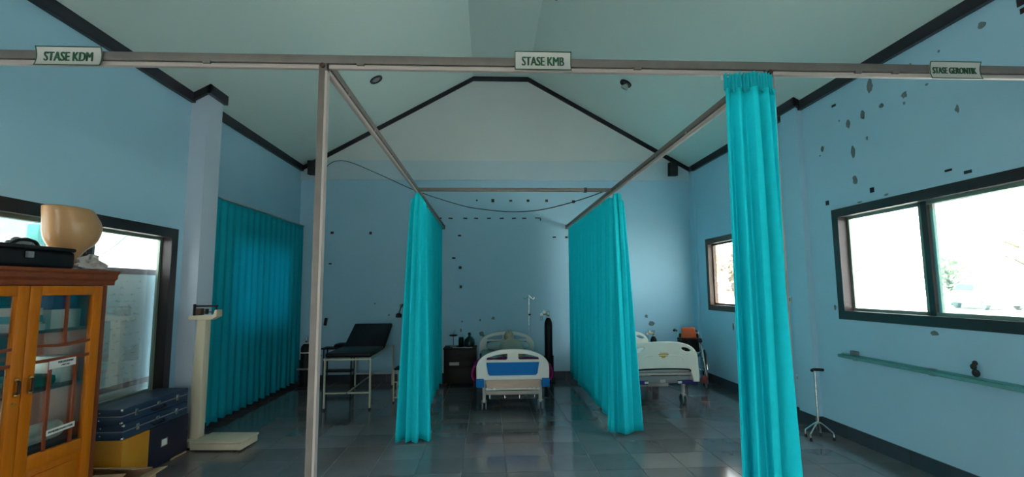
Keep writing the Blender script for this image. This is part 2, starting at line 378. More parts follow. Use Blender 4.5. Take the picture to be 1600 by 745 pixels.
# ------------------------------------------------------------------ windows
def window(name, x, h, mull, fm, s, fw_=.075, inner=.05, pane_m='glass'):
    """window in a side wall at x; s=+1 when the room lies towards +x"""
    y0, y1, z0, z1 = h; xi = x + s*.012; xo = x - s*.13; a, c = min(xi, xo), max(xi, xo)
    b = B()
    b.box(a, c, y0-.01, y0+fw_, z0-.01, z1+.01); b.box(a, c, y1-fw_, y1+.01, z0-.01, z1+.01)
    b.box(a, c, y0+fw_, y1-fw_, z0-.01, z0+fw_); b.box(a, c, y0+fw_, y1-fw_, z1-fw_, z1+.01)
    st = struct(name, b, fm)
    ed = [y0+fw_] + mull + [y1-fw_]
    for m_ in mull:
        part('mullion', B().box(x-s*.09-.03, x-s*.09+.03, m_-.028, m_+.028, z0+fw_, z1-fw_), fm, st, smooth=False)
    for k in range(len(ed)-1):
        xs_ = x - s*(.075 if k % 2 else .1); p0 = ed[k]+(.028 if k else 0); p1 = ed[k+1]-(.028 if k < len(ed)-2 else 0)
        sb = B(); e = .03
        for q in ((p0, p0+e, z0+fw_, z1-fw_), (p1-e, p1, z0+fw_, z1-fw_), (p0+e, p1-e, z0+fw_, z0+fw_+e), (p0+e, p1-e, z1-fw_-e, z1-fw_)):
            sb.box(xs_-.012, xs_+.012, *q)
        sa = part('sash', sb, M['alu'] if fm is M['frame'] else fm, st, smooth=False)
        part('pane', B().box(xs_-.003, xs_+.003, p0+e-.004, p1-e+.004, z0+fw_+e-.004, z1-fw_-e+.004), M[pane_m], sa, smooth=False)
    return st
window('window_1', XR, W1, [4.02, 3.02], M['frame'], -1, .08)
window('window_2', XR, W2, [7.15], M['bframe'], -1, .08)  # near half, hidden by the front curtain, added to bring in more daylight
window('window_3', XL, W3, [4.28, 3.46], M['frame'], 1, .09)
window('window_4', XL, W4, [7.25], M['frame'], 1, .07)
window('added_window_5', XL, W6, [-1.9, -.9, .1], M['frame'], 1)  # unseen left window behind the viewer, added for its daylight
fb = B()
for q in ((FO[0], FO[0]+.07, FO[2], FO[3]), (FO[1]-.07, FO[1], FO[2], FO[3]), (FO[0]+.07, FO[1]-.07, FO[2], FO[2]+.07), (FO[0]+.07, FO[1]-.07, FO[3]-.07, FO[3]), (-.08, -.02, FO[2]+.07, FO[3]-.07)):
    fb.box(q[0], q[1], YF-.1, YF-.02, q[2], q[3])
w7 = struct('added_window_6', fb, M['frame'])  # unseen front window, added as a source of light from behind
for a, c in ((FO[0]+.066, -.076), (-.024, FO[1]-.066)): part('pane', B().box(a, c, YF-.063, YF-.057, FO[2]+.066, FO[3]-.066), M['glass'], w7, smooth=False)
for nm, h in (('window_portal_right', W1), ('window_portal_right_back', W2)):
    portal(nm, (XR+.17, (h[0]+h[1])/2, (h[2]+h[3])/2), h[3]-h[2], h[1]-h[0], (0, P2, 0))
for nm, h in (('window_portal_left', W3), ('window_portal_left_back', W4), ('window_portal_left_front', W6)):
    portal(nm, (XL-.17, (h[0]+h[1])/2, (h[2]+h[3])/2), h[3]-h[2], h[1]-h[0], (0, -P2, 0))
portal('window_portal_front', ((FO[0]+FO[1])/2, YF-.16, (FO[2]+FO[3])/2), FO[1]-FO[0], FO[3]-FO[2], (P2, 0, 0))

# ------------------------------------------------------------------ outdoors
struct('ground', B().box(-60, 80, -60, 90, -.6, -.35), M['ground'])
struct('trim_12', B().prism([(21, -.35), (23.5, .25), (80, .25), (80, -.35)], 'y', -40, 90), M['ground'])
struct('trim_8', B().box(-7.2, -6.9, -12, 14, -.35, 2.42), M['ext'])          # yard wall beyond the left windows
struct('trim_9', B().box(-9.6, -9.3, -12, 14, -.35, 3.1), M['extb'])          # pale blue wall behind it
struct('trim_10', B().box(-4.1, XL-.2, -6, 12, 2.95, 3.05), M['ext'])         # unseen canopy over the passage, added to cut the daylight there
bt = B().box(-6.95, -6.78, 7.55, 8.3, 2.32, 2.62)
wr = solo('wall_unit', bt, M['teal'], 'small teal box hung on the white yard wall outside the left window', 'box', bevel=.01)
hb = B()
hb.tube(smooth_path([(-6.8, 7.65, 2.33), (-6.72, 7.7, 2.2), (-6.7, 7.9, 2.16), (-6.72, 8.1, 2.22), (-6.8, 8.15, 2.34)]), .012, 6)
hb.tube(smooth_path([(-6.8, 8.2, 2.33), (-6.75, 8.24, 2.0), (-6.76, 8.22, 1.6), (-6.8, 8.4, 1.3)]), .012, 6)
part('hose', hb, M['grey'], wr)
solo('outdoor_wire', B().tube(smooth_path([(-6.9, 8.81, 2.195), (-6.1, 8.05, 2.27), (-5.2, 7.23, 2.46), (-4.6, 6.7, 2.68), (-4.06, 6.25, 2.952)]), .008, 6), M['rubber'], 'thin dark wire sagging outside the left window above the whiteboard', 'wire')
def tree(name, x, y, h, r, leafm, label, seed, n=1500, ls=.16):
    rg = random.Random(seed); t = root(name, (x, y, -.35), label, 'tree', 'trees outside the right windows')
    tk = B().tube(smooth_path([(x, y, -.4), (x+.1, y, h*.3), (x-.1, y+.1, h*.6), (x, y, h*.85)]), .12, 8)
    for k in range(6):
        a = rg.uniform(0, 6.28); z0 = h*rg.uniform(.3, .7); tk.tube([(x, y, z0), (x+math.cos(a)*r*.4, y+math.sin(a)*r*.4, z0+h*.12), (x+math.cos(a)*r*.8, y+math.sin(a)*r*.8, z0+h*.2)], [.06, .04, .015], 6)
    part('trunk', tk, M['bark'], t)
    lb = B(); cl = [(x+rg.uniform(-r, r)*.75, y+rg.uniform(-r, r)*.75, h*rg.uniform(.42, .95), r*rg.uniform(.3, .55)) for _ in range(16)]
    for _ in range(n):
        c = rg.choice(cl); d = Vector((rg.gauss(0, 1), rg.gauss(0, 1), rg.gauss(0, 1))).normalized()*c[3]*rg.uniform(.6, 1.0); p = Vector(c[:3])+d
        u = Vector((rg.gauss(0, 1), rg.gauss(0, 1), rg.gauss(0, 1))).normalized(); w = u.orthogonal().normalized(); q = u.cross(w); s = ls*rg.uniform(.6, 1.3)
        lb.add([p-u*s, p+w*s*.45, p+u*s, p-w*s*.45+q*s*.2], [(0,1,2),(0,2,3)])
    part('foliage', lb, leafm, t, kind='stuff', smooth=False)
tree('broadleaf_tree', 26.5, 22.0, 5.6, 2.4, M['leaf'], 'tall pale green tree outside the large right window, upper right', 3, 1600, .2)
tree('broadleaf_tree', 31.0, 31.0, 3.7, 1.8, M['leaf'], 'lower pale tree behind the parked car outside the large right window', 4, 1000, .18)
tree('broadleaf_tree', 29.0, 37.5, 3.6, 2.4, M['leaf'], 'distant pale bush left of the parked car outside the large right window', 5, 900, .2)
tree('dry_tree', 9.2, 17.6, 3.3, 2.0, M['dry'], 'dry brownish bush seen through the small right window', 6, 1600, .13)
car = root('car', (28.0, 26.0, -.35), 'small grey parked car outside the large right window', 'car')
cT = at(28.0, 26.0, .25) @ Matrix.Rotation(math.radians(70), 4, 'Z')
bodyp = [(-2, .25), (-2, .75), (-1.75, .95), (-1.1, 1.0), (-.6, 1.42), (.9, 1.45), (1.5, 1.0), (1.95, .9), (2.05, .3)]
part('body', (lambda b: b.prism(bodyp, 'y', -.82, .82))(B(cT)), M['carp'], car, bevel=.06)
part('windscreen', (lambda b: b.prism([(-1.0, 1.03), (-.57, 1.38), (.85, 1.4), (1.35, 1.03)], 'y', -.84, .84))(B(cT)), M['carg'], car)
for wx in (-1.3, 1.3):
    for wy in (-.72, .72): part('wheel', B(cT).lathe([(.2, -.1), (.31, -.09), (.31, .09), (.2, .1)], (wx, wy, .31), 16, Matrix.Rotation(P2, 3, 'X')), M['grey'], car)

# whiteboard leaning behind the left window
wbr = root('whiteboard', (XL-.24, 4.6, .40), 'old whiteboard with faded writing in a mauve wood frame behind the left window', 'whiteboard')
x0 = XL-.235
part('board', B().box(x0-.012, x0, 3.3, 5.42, .70, 1.77), M['wb'], wbr, smooth=False)
fbm = B(); fbm.box(x0-.02, x0+.012, 3.26, 5.46, 1.77, 1.83); fbm.box(x0-.02, x0+.012, 3.26, 5.46, .655, .705); fbm.box(x0-.02, x0+.012, 3.24, 3.30, .655, 1.83); fbm.box(x0-.02, x0+.012, 5.42, 5.48, .655, 1.83)
part('board_frame', fbm, M['wbf'], wbr, bevel=.004)
part('lower_panel', B().box(x0-.02, x0+.004, 3.26, 5.46, -.35, .655), M['white'], wbr, 'plain cream panel below the writing', smooth=False)
wt = B(); rg = random.Random(11)
for li in range(15):
    z = 1.70 - li*.065; y = 4.35 + rg.uniform(0, .15)
    while y < 5.2:
        n = rg.randint(3, 7); pts = [(x0+.001, y+k*.012, z + rg.uniform(-.012, .012)) for k in range(n)]
        if rg.random() < .8: wt.tube(pts, .0016, 4)
        y += n*.012 + rg.uniform(.02, .09)
part('writing', wt, M['blueink'], wbr, kind='stuff', smooth=False)

# ------------------------------------------------------------------ marks on the walls
def marks(parent, name, items, fn, m):
    for it in items: part(name, fn(it), m, parent, smooth=False)
def sq(it):
    x, z, w, h = it; return B().box(x-w/2, x+w/2, YB-.004, YB, z-h/2, z+h/2, Matrix.Rotation(random.uniform(-.08, .08), 3, 'Y'))
TB = [(-.207,3.196,.03,.03),(.084,3.191,.055,.06),(.411,3.191,.055,.03),(.727,3.192,.05,.045),(1.068,3.192,.05,.045),(1.564,3.175,.055,.055)]
TB += [(x, 2.867, .072, .022) for x in (-.876,-.681,-.415,-.219,.013,.245,.467,.654)] + [(.90,2.872,.1,.02),(.952,2.845,.018,.05)]
TB += [(1.199,2.52,.06,.025),(1.422,2.519,.05,.035),(-.518,2.552,.055,.03),(-.619,2.148,.06,.03),(-.504,1.976,.05,.05),(-.492,1.633,.04,.05),(-2.794,2.056,.05,.025)]
marks(wall_back, 'tape_piece', TB, sq, M['tape'])
marks(wall_back, 'tape_piece', [(-2.778,2.608,.055,.045),(-2.102,2.601,.045,.05)], sq, M['tapem'])
def blob(seed, w, h):
    rg = random.Random(seed); return [(w/2*math.cos(a)*rg.uniform(.6, 1.15), h/2*math.sin(a)*rg.uniform(.65, 1.1)) for a in [2*math.pi*k/11 for k in range(11)]]
def chipb(it): return B().prism([(it[0]+a, it[1]+c) for a, c in blob(it[0]*99+it[1], it[2]*1.15, it[3]*1.15)], 'y', YB-.003, YB)
marks(wall_back, 'paint_chip', [(-.467,1.024,.03,.035),(-.15,1.043,.03,.05),(.088,1.075,.06,.06),(-.489,.868,.035,.06),(2.849,1.081,.05,.06),(2.939,.954,.1,.09),(-.9,1.2,.03,.03),(-.12,.80,.10,.09),(-1.75,1.15,.03,.035),(-2.0,1.35,.025,.03)], chipb, M['chip'])
RC = [(4.409,3.579,.074,.139),(4.037,3.326,.062,.062),(4.288,3.322,.056,.04),(4.527,3.321,.049,.098),(4.729,3.299,.05,.101),(5.135,3.15,.044,.07),(4.691,2.985,.058,.124),(4.496,3.066,.024,.048),(4.045,3.251,.023,.031),(3.571,3.016,.036,.065),(3.324,3.581,.065,.05),(4.696,2.689,.065,.098),(3.965,1.195,.073,.044),(5.122,1.371,.034,.068),(7.358,.989,.044,.111),(4.327,2.462,.054,.02),(4.66,2.45,.06,.016),(3.951,3.571,.031,.023),(3.675,3.555,.022,.022),(3.812,3.325,.03,.023),(4.85,3.37,.02,.02),(5.18,3.08,.025,.02)]
def chipr(it): return B().prism([(it[0]+a, it[1]+c) for a, c in blob(it[0]*77+it[1], it[2]*1.1, it[3]*1.1)], 'x', XR-.003, XR)
marks(wall_right, 'paint_chip', RC, chipr, M['chip'])
def tpr(it): return B().box(XR-.004, XR, it[0]-it[2]/2, it[0]+it[2]/2, it[1]-it[3]/2, it[1]+it[3]/2)
marks(wall_right, 'tape_piece', [(5.119,2.523,.05,.05),(4.489,2.54,.05,.05),(3.697,2.542,.06,.018),(3.54,2.49,.06,.025),(4.909,3.564,.06,.025),(3.035,3.60,.07,.06),(3.03,3.53,.05,.04)], tpr, M['tape'])
def socket(name, y, z, w, h, label):
    r = root(name, (XR, y, z-h/2), label, 'socket'); part('plate', B().box(XR-.012, XR, y-w/2, y+w/2, z-h/2, z+h/2), M['white'], r, bevel=.003)
    part('rocker', B().box(XR-.017, XR-.011, y-w*.28, y+w*.28, z-h*.28, z+h*.28), M['grey'], r, bevel=.002)
socket('light_switch', 5.90, 1.436, .075, .08, 'small white switch plate on right wall beside the front curtain')
socket('wall_socket', 5.82, .49, .11, .07, 'low wall socket on right wall left of the walking cane')

# ------------------------------------------------------------------ ceiling lights, speakers, cable
def sl_frame(x, y, s):
    a = math.atan(SL) if s < 0 else -math.atan(SR)
    return at(x, y, eave(x)) @ Matrix.Rotation(-a, 4, 'Y')
r = root('downlight', (-1.68, 7.04, eave(-1.68)), 'dark round recessed downlight on the left ceiling slope', 'ceiling light')
T = sl_frame(-1.68, 7.04, -1)
part('rim', B(T).lathe([(.062, .0), (.066, -.014), (.098, -.014), (.10, .0)], n=24), M['mould'], r)
part('lens', B(T).lathe([(.0, -.006), (.064, -.006), (.064, -.001), (.0, -.001)], n=24), M['grey'], r)
r = root('spot_light', (2.13, 7.06, eave(2.13)), 'silver bulb spot light hanging askew from the right ceiling slope', 'ceiling light')
T = sl_frame(2.13, 7.06, 1)
part('rim', B(T).lathe([(.05, .0), (.06, -.02), (.092, -.02), (.095, .0)], n=24), M['mould'], r)
part('bulb', B(T).lathe([(.0, .0), (.03, -.005), (.045, -.04), (.06, -.085), (.05, -.105), (.0, -.11)], (.015, -.03, 0), 20, Matrix.Rotation(.5, 3, 'X')), M['chrome'], r)
def speaker(name, x, z, label, rz):
    r = root(name, (x, YB-.06, z-.13), label, 'speaker', 'wall speakers')
    T = at(x, YB-.12, z) @ Matrix.Rotation(rz, 4, 'Z') @ Matrix.Rotation(.12, 4, 'X')
    part('cabinet', B(T).box(-.075, .075, -.07, .06, -.125, .125), M['black'], r, bevel=.01)
    part('grille', B(T).box(-.065, .065, -.076, -.069, -.115, .115), M['rubber'], r, bevel=.003)
    part('bracket', B().box(x-.02, x+.02, YB-.1, YB-.025, z-.03, z+.03), M['grey'], r)
speaker('wall_speaker', 3.40, 3.76, 'small black speaker high in the right corner of the back wall', .0)
speaker('wall_speaker', -3.11, 3.755, 'small black speaker high in the left corner, half behind the metal post', .0)
CAB = [(-2.93,8.58,3.74),(-2.77,8.6,3.885),(-2.489,8.6,3.88)]
CAB += [(-1.82, 8.19, 3.54), (-1.17, 7.78, 3.19), (-0.42, 7.23, 2.86), (-0.03, 6.92, 2.74), (0.33, 6.61, 2.66), (0.66, 6.29, 2.63), (0.95, 5.98, 2.65), (1.21, 5.67, 2.69), (1.38, 5.45, 2.73)]
solo('cable', B().tube(smooth_path(CAB, 5), .006, 6), M['rubber'], 'thin dark cable sagging from left wall corner across to the right curtain rail', 'cable')

# ------------------------------------------------------------------ curtain frame of steel tube
YR = 2.30; PX = (-.80, 1.43)
cf = root('cubicle_rail', (PX[0], YR, 0), 'rusty steel tube cubicle rail with two posts, long front bar and side rails', 'rail')
part('front_bar', B().box(XL, XR, YR-.02, YR+.02, 2.70, 2.742), M['steel'], cf, bevel=.003)
for a, c in ((XL, PX[0]-.024), (PX[0]+.024, PX[1]-.024), (PX[1]+.024, XR)):
    part('curtain_track', B().box(a, c, YR-.012, YR+.012, 2.676, 2.697), M['track'], cf, 'pale curtain track under the steel bar', bevel=.003)
for x in PX:
    p = part('post', B().box(x-.02, x+.02, YR-.021, YR+.02, 0, 2.70), M['steel'], cf, bevel=.003)
    part('edge_strip', B().box(x+.012, x+.0225, YR-.0235, YR+.015, .002, 2.66), M['track'], p, 'paler strip along the edge of the post', smooth=False)
    part('bolt', B().lathe([(0, 0), (.012, 0), (.012, .012), (0, .012)], (x, YR-.021, 2.685), 8, Matrix.Rotation(P2, 3, 'X')), M['rust'], p)
    part('base_plate', B().box(x-.05, x+.05, YR-.05, YR+.05, 0, .006), M['steel'], p)
YE = YB-.03
for x in PX:
    part('side_rail', B().box(x-.018, x+.018, YR+.02, YE, 2.70, 2.738), M['steel'], cf, bevel=.003)
    part('curtain_track', B().box(x-.012, x+.012, YR+.024, YE, 2.672, 2.695), M['track'], cf, 'pale curtain track under the side rail', bevel=.003)
    part('wall_bracket', B().box(x-.025, x+.025, YE-.012, YB, 2.665, 2.745), M['steel'], cf)
    for k in range(5):
        yk = YR+.35+k*.62; part('rail_clip', B().box(x-.022, x+.022, yk-.012, yk+.012, 2.69, 2.705), M['chrome'], cf)
part('cross_rail', B().box(PX[0]+.018, PX[1]-.018, 5.38, 5.42, 2.70, 2.738), M['steel'], cf, bevel=.003)
for x in (-2.55, -1.35, -.62, .75, 1.9, 2.1): part('rail_clip', B().box(x-.018, x+.018, YR-.024, YR+.022, 2.69, 2.704), M['steel'], cf)
part('cable_clip', B().box(1.1, 1.13, 5.375, 5.425, 2.695, 2.743), M['rubber'], cf)

def sign(body, x0, x1, z0, z1, tw, th, label, dx=0, sag=.011):
    r = root('name_sign', ((x0+x1)/2, YR-.03, z0), label, 'sign', 'bay name signs on the front bar')
    yb = YR-.0215; zc = (z0+z1)/2; hh = (z1-z0)/2
    def yy_(z): return yb - sag*((z-zc)/hh)**2
    b = B(); N = 8
    pf = [(yy_(z0+(z1-z0)*k/N)-.003, z0+(z1-z0)*k/N) for k in range(N+1)] + [(yy_(z0+(z1-z0)*k/N), z0+(z1-z0)*k/N) for k in range(N, -1, -1)]
    part('board', b.prism(pf, 'x', x0, x1), M['sign'], r)
    e = .0045; f = B()
    for a, c in ((x0, x0+e), (x1-e, x1)):
        pf = [(yy_(z0+(z1-z0)*k/N)-.0042, z0+(z1-z0)*k/N) for k in range(N+1)] + [(yy_(z0+(z1-z0)*k/N)-.002, z0+(z1-z0)*k/N) for k in range(N, -1, -1)]
        f.prism(pf, 'x', a, c)
    for z in (z0+e/2, z1-e/2): f.box(x0, x1, yy_(z)-.0045, yy_(z)-.002, z-e/2, z+e/2)
    part('border', f, M['ink'], r, smooth=False)
    part('lettering', B().text(body, tw, th, at((x0+x1)/2+dx, yb-.0058, zc), .0022), M['ink'], r, smooth=False)
sign('STASE KDM', -2.128, -1.828, 2.662, 2.756, .224, .045, 'curved white sign reading STASE KDM, at left end of the bar', -.002)
sign('STASE KMB', .132, .414, 2.674, 2.770, .212, .046, 'white sign reading STASE KMB at the middle of the bar')
sign('STASE GERONTIK', 2.279, 2.555, 2.661, 2.754, .240, .034, 'curved white sign reading STASE GERONTIK, at right end of the bar', -.005)

# ------------------------------------------------------------------ curtains
def pol(path, u):
    L = [0]
    for a, b in zip(path, path[1:]): L.append(L[-1] + math.hypot(b[0]-a[0], b[1]-a[1]))
    s = u*L[-1]
    for i in range(len(path)-1):
        if s <= L[i+1] or i == len(path)-2:
            t = (s-L[i])/max(1e-9, L[i+1]-L[i]); a, b = path[i], path[i+1]
            d = Vector((b[0]-a[0], b[1]-a[1])).normalized(); return Vector((a[0]+(b[0]-a[0])*t, a[1]+(b[1]-a[1])*t)), Vector((-d.y, d.x))
def curtain_bm(segs, zt, zb, rows=26, seed=1, b=None):
    """segs: list of (top_path2, bottom_path2, folds, amp_top, amp_bot, zb offset, cols)"""
    rg = random.Random(seed); vs = []; ncol = 0; cols = []
    for (tp, bp, fo, at_, ab, zo, nc) in segs:
        ph = rg.uniform(0, 6.28); js = [rg.uniform(.55, 1.3) for _ in range(int(fo)+3)]; dr = rg.uniform(.6, 1.4)
        for i in range(nc+1):
            if cols and i == 0: continue
            u = i/nc; x = u*fo; k = int(x); jj = js[k]*(1-(x-k)) + js[k+1]*(x-k)
            env = 1.0 if cols == [] or i > 3 else i/3
            env *= min(1, (nc-i)/2+.2)
            cols.append((tp, bp, u, math.sin(2*math.pi*x+ph+.7*math.sin(5*u*dr)), math.sin(2*math.pi*(x*.52)+ph*1.7), jj*env, at_, ab, zo))
    n = len(cols); bb = b or B()
    g = []
    for j in range(rows+1):
        v = j/rows
        for (tp, bp, u, s1, s2, jj, a_t, a_b, zo) in cols:
            p, nn = pol(tp, u); q, mm = pol(bp, u); w = v**.8
            base = p*(1-w) + q*w; nr = (nn*(1-w) + mm*w)
            amp = a_t*(1-w) + a_b*w
            dsp = amp*jj*(s1*(1-.25*w) + .6*w*s2)
            xy = base + nr*dsp
            ztop = zt(u, p) if callable(zt) else zt
            zbot = zb + zo + .012*s1*jj
            g.append((xy.x, xy.y, ztop*(1-v) + zbot*v))
    bb.add(g, [(j*n+i, j*n+i+1, (j+1)*n+i+1, (j+1)*n+i) for j in range(rows) for i in range(n-1)])
    return bb
def solid(o, t=.003):
    md = o.modifiers.new('thickness', 'SOLIDIFY'); md.thickness = t; md.offset = 0
def hooks(parent, pts, z):
    for x, y in pts: part('hook', B().tube([(x, y, z-.03), (x, y, z)], .004, 6), M['white'], parent)

# front curtain, gathered beside the right post
fc = root('curtain', (1.3, 2.24, 0), 'gathered turquoise curtain hanging in front of the right metal post', 'curtain')
yc = 2.225
c = part('cloth', curtain_bm([([(1.175, yc+.02), (1.30, yc-.01), (1.415, yc+.01)], [(1.155, yc+.02), (1.27, yc-.05), (1.378, yc+.01)], 4.0, .018, .068, 0, 120)], 2.575, .05, 40, 5), M['cyan'], fc, ang=180); solid(c)
c = part('heading', curtain_bm([([(1.175, yc+.02), (1.30, yc-.01), (1.415, yc+.01)], [(1.175, yc+.02), (1.30, yc-.01), (1.415, yc+.01)], 15, .010, .010, 0, 110)], lambda u, p: 2.655+.006*math.sin(u*70), 2.565, 8, 8), M['head'], fc, 'finely pleated top band', ang=180); solid(c)
hooks(fc, [(1.19, YR), (1.24, YR), (1.30, YR), (1.36, YR), (1.40, YR)], 2.68)
for x in (1.19, 1.24, 1.30, 1.36, 1.40): part('hook', B().tube([(x, YR, 2.655), (x, yc+.01, 2.64)], .003, 6), M['white'], fc)
# left bay curtain along the left side rail
lc = root('curtain', (-.8, 5.4, 0), 'turquoise curtain along the left side rail, bunched at its near end left of the bed', 'curtain')
c = part('cloth', curtain_bm([
    ([(-.86, 5.34), (-.76, 5.30), (-.70, 5.34), (-.76, 5.42)], [(-.955, 5.36), (-.80, 5.26), (-.63, 5.34), (-.70, 5.46)], 5.0, .020, .070, -.02, 100),
    ([(-.76, 5.42), (-.80, 5.6), (-.80, 8.35)], [(-.70, 5.46), (-.74, 5.62), (-.80, 8.35)], 13, .014, .032, .07, 170)], lambda u, p: 2.665-max(0, abs(p.x+.785)-.015)*1.6*(p.y < 5.5), .035, 30, 12), M['cyan'], lc, ang=180); solid(c)
hooks(lc, [(-.80, 5.4+.3*k) for k in range(10)], 2.68)
# right bay curtain
rc = root('curtain', (1.43, 5.4, 0), 'turquoise curtain along the right side rail, bunched at its near end right of the bed', 'curtain')
c = part('cloth', curtain_bm([
    ([(1.53, 5.36), (1.47, 5.30), (1.40, 5.36), (1.42, 5.44)], [(1.64, 5.50), (1.56, 5.38), (1.38, 5.42), (1.36, 5.52)], 4.0, .020, .070, -.02, 100),
    ([(1.42, 5.44), (1.43, 5.6), (1.43, 8.45)], [(1.36, 5.52), (1.40, 5.66), (1.43, 8.45)], 13, .014, .030, .07, 170)], lambda u, p: 2.665-max(0, abs(p.x-1.455)-.02)*1.6*(p.y < 5.5), .035, 30, 21), M['cyan'], rc, ang=180); solid(c)
hooks(rc, [(1.43, 5.4+.3*k) for k in range(10)], 2.68)
# wall curtain on the left over a window
wc = root('curtain', (-3.26, 7.3, 0), 'blue turquoise curtain drawn flat over the window on the left wall', 'curtain')
c = part('cloth', curtain_bm([([(-3.265, 5.80), (-3.265, 8.6)], [(-3.25, 5.78), (-3.25, 8.6)], 16, .009, .02, 0, 190)], 2.715, .06, 26, 31), M['cyan2'], wc, ang=180); solid(c)
part('curtain_rod', B().tube([(-3.265, 5.78, 2.725), (-3.265, 8.64, 2.725)], .009, 8), M['track'], wc)
for y in (5.85, 7.2, 8.55): part('bracket', B().box(XL, -3.26, y-.01, y+.01, 2.715, 2.735), M['track'], wc)
# ------------------------------------------------------------------ wooden cabinet by the left window
CX, C0, C1, CB_, CT = -2.75, 2.42, 3.635, -3.22, 1.645     # front, near end, far end, back, height below the cornice
cab = root('wooden_cabinet', ((CX+CB_)/2, (C0+C1)/2, 0), 'orange varnished wooden display cabinet with two glazed doors by the left window', 'cabinet')
b = B(); t = .022
b.box(CB_, CX-.022, C0, C0+t, 0, CT); b.box(CB_, CX-.022, C1-t, C1, 0, CT); 
b.box(CB_+.008, CX-.022, C0+t, C1-t, .06, .085); b.box(CB_+.008, CX-.022, C0+t, C1-t, CT-.02, CT); b.box(CX-.05, CX-.022, C0+t, C1-t, 0, .06)
part('carcass', b, M['red_wood'], cab, bevel=.002)
part('back_pane', B().box(CB_, CB_+.004, C0+t-.002, C1-t+.002, .08, CT-.02), M['clear'], cab, 'clear glass back', smooth=False)
for a, c in ((C0, C0+.055), (C1-.055, C1)): part('front_stile', B().box(CX-.022, CX, a, c, 0, CT), M['red_wood'], cab, bevel=.003)
b = B().prism([(CB_-.01, CT), (CX+.015, CT), (CX+.018, CT+.03), (CX+.035, CT+.045), (CX+.038, CT+.075), (CX+.05, CT+.085), (CX+.05, CT+.105), (CB_-.01, CT+.105)], 'y', C0-.045, C1+.045)
part('cornice', b, M['red_wood'], cab, smooth=False, bevel=.004)
YC = 3.035
def door(y0, y1, handle_y, s):
    gz0, gz1 = .625, 1.58; st = .075
    ga, gb = y0+st, y1-st
    b = B()
    b.box(CX-.02, CX+.012, y0, ga, .07, CT-.005); b.box(CX-.02, CX+.012, gb, y1, .07, CT-.005)
    b.box(CX-.02, CX+.012, ga, gb, gz1, CT-.005); b.box(CX-.02, CX+.012, ga, gb, .54, gz0); b.box(CX-.02, CX+.012, ga, gb, .07, .16)
    d = part('door', b, M['orange_wood'], cab, bevel=.004)
    b = B().box(CX-.012, CX-.002, ga, gb, .16, .54)
    b.box(CX-.004, CX+.009, ga+.04, gb-.04, .20, .50)
    part('raised_panel', b, M['orange_wood'], d, bevel=.006)
    part('pane', B().box(CX-.006, CX-.002, ga-.005, gb+.005, gz0-.005, gz1+.005), M['cglass'], d, smooth=False)
    w = gb-ga; m = B(); e = .009
    m.box(CX-.002, CX+.009, ga+w*.5-e, ga+w*.5+e, 1.262, gz1)
    for f_ in (.28, .76): m.box(CX-.002, CX+.009, ga+w*f_-e, ga+w*f_+e, gz0, 1.17)
    for z in (1.262, 1.178): m.prism([(ga, z-e+.012), (ga+w*.42, z-e), (ga+w*.58, z-e), (gb, z-e+.012), (gb, z+e+.012), (ga+w*.58, z+e), (ga+w*.42, z+e), (ga, z+e+.012)] if z > 1.2 else
                                     [(ga, z-e), (ga+w*.4, z-e-.004), (ga+w*.5, z-e-.014), (ga+w*.6, z-e-.004), (gb, z-e), (gb, z+e), (ga, z+e)], 'x', CX-.002, CX+.009)
    part('muntin', m, M['red_wood'], d, smooth=False)
    h = B().tube([(CX+.012, handle_y, 1.095), (CX+.035, handle_y, 1.085), (CX+.035, handle_y, 1.02), (CX+.012, handle_y, 1.01)], .008, 8)
    part('handle', h, M['dark_wood'], d)
    for z in (1.097, 1.008): part('handle_stud', B().ell((CX+.02, handle_y, z), .012, .012, .012, 10, 6), M['brass'], d, 'brass stud')
    return d, ga, gb
door(C0+.055, YC-.002, YC-.042, -1)
dr, ga, gb = door(YC+.002, C1-.055, YC+.045, 1)
part('lock', B().lathe([(0, 0), (.008, 0), (.008, .006), (0, .006)], (CX+.011, YC-.045, .96), 10, Matrix.Rotation(P2, 3, 'Y')), M['brass'], cab)
for z in (1.36, 1.00, .58):
    part('shelf', B().box(CB_+.008, CX-.035, C0+t, C1-t, z-.016, z), M['shelfg'], cab, bevel=.002)
# label strips stuck to the glass
def strip(y0, y1, z0, z1, tilt, lines, label):
    r = root('label_strip', (CX+.012, (y0+y1)/2, z0), label, 'label')
    T = at(CX+.0115, (y0+y1)/2, (z0+z1)/2) @ Matrix.Rotation(P2, 4, 'Z') @ Matrix.Rotation(-tilt, 4, 'Y')
    w, h = y1-y0, z1-z0
    part('paper', B(T).box(-w/2, w/2, -.001, .001, -h/2, h/2), M['white'], r, smooth=False)
    for (tx, dz, tw, th, dx) in lines:
        part('lettering', B().text(tx, tw, th, T @ at(dx, -.0012, dz), .0008), M['inkb'], r, smooth=False)
strip(3.205, 3.40, 1.122, 1.172, .03, [('PERLENGKAPAN', .010, .11, .013, .02), ('MEDIS', -.011, .06, .011, .02)], 'white paper label with two lines of print on the upper cabinet glass')
strip(3.225, 3.43, .715, .75, .03, [('PEMERIKSAAN FISIK', 0, .18, .012, 0)], 'narrow white paper label with one line of print on the lower cabinet glass')
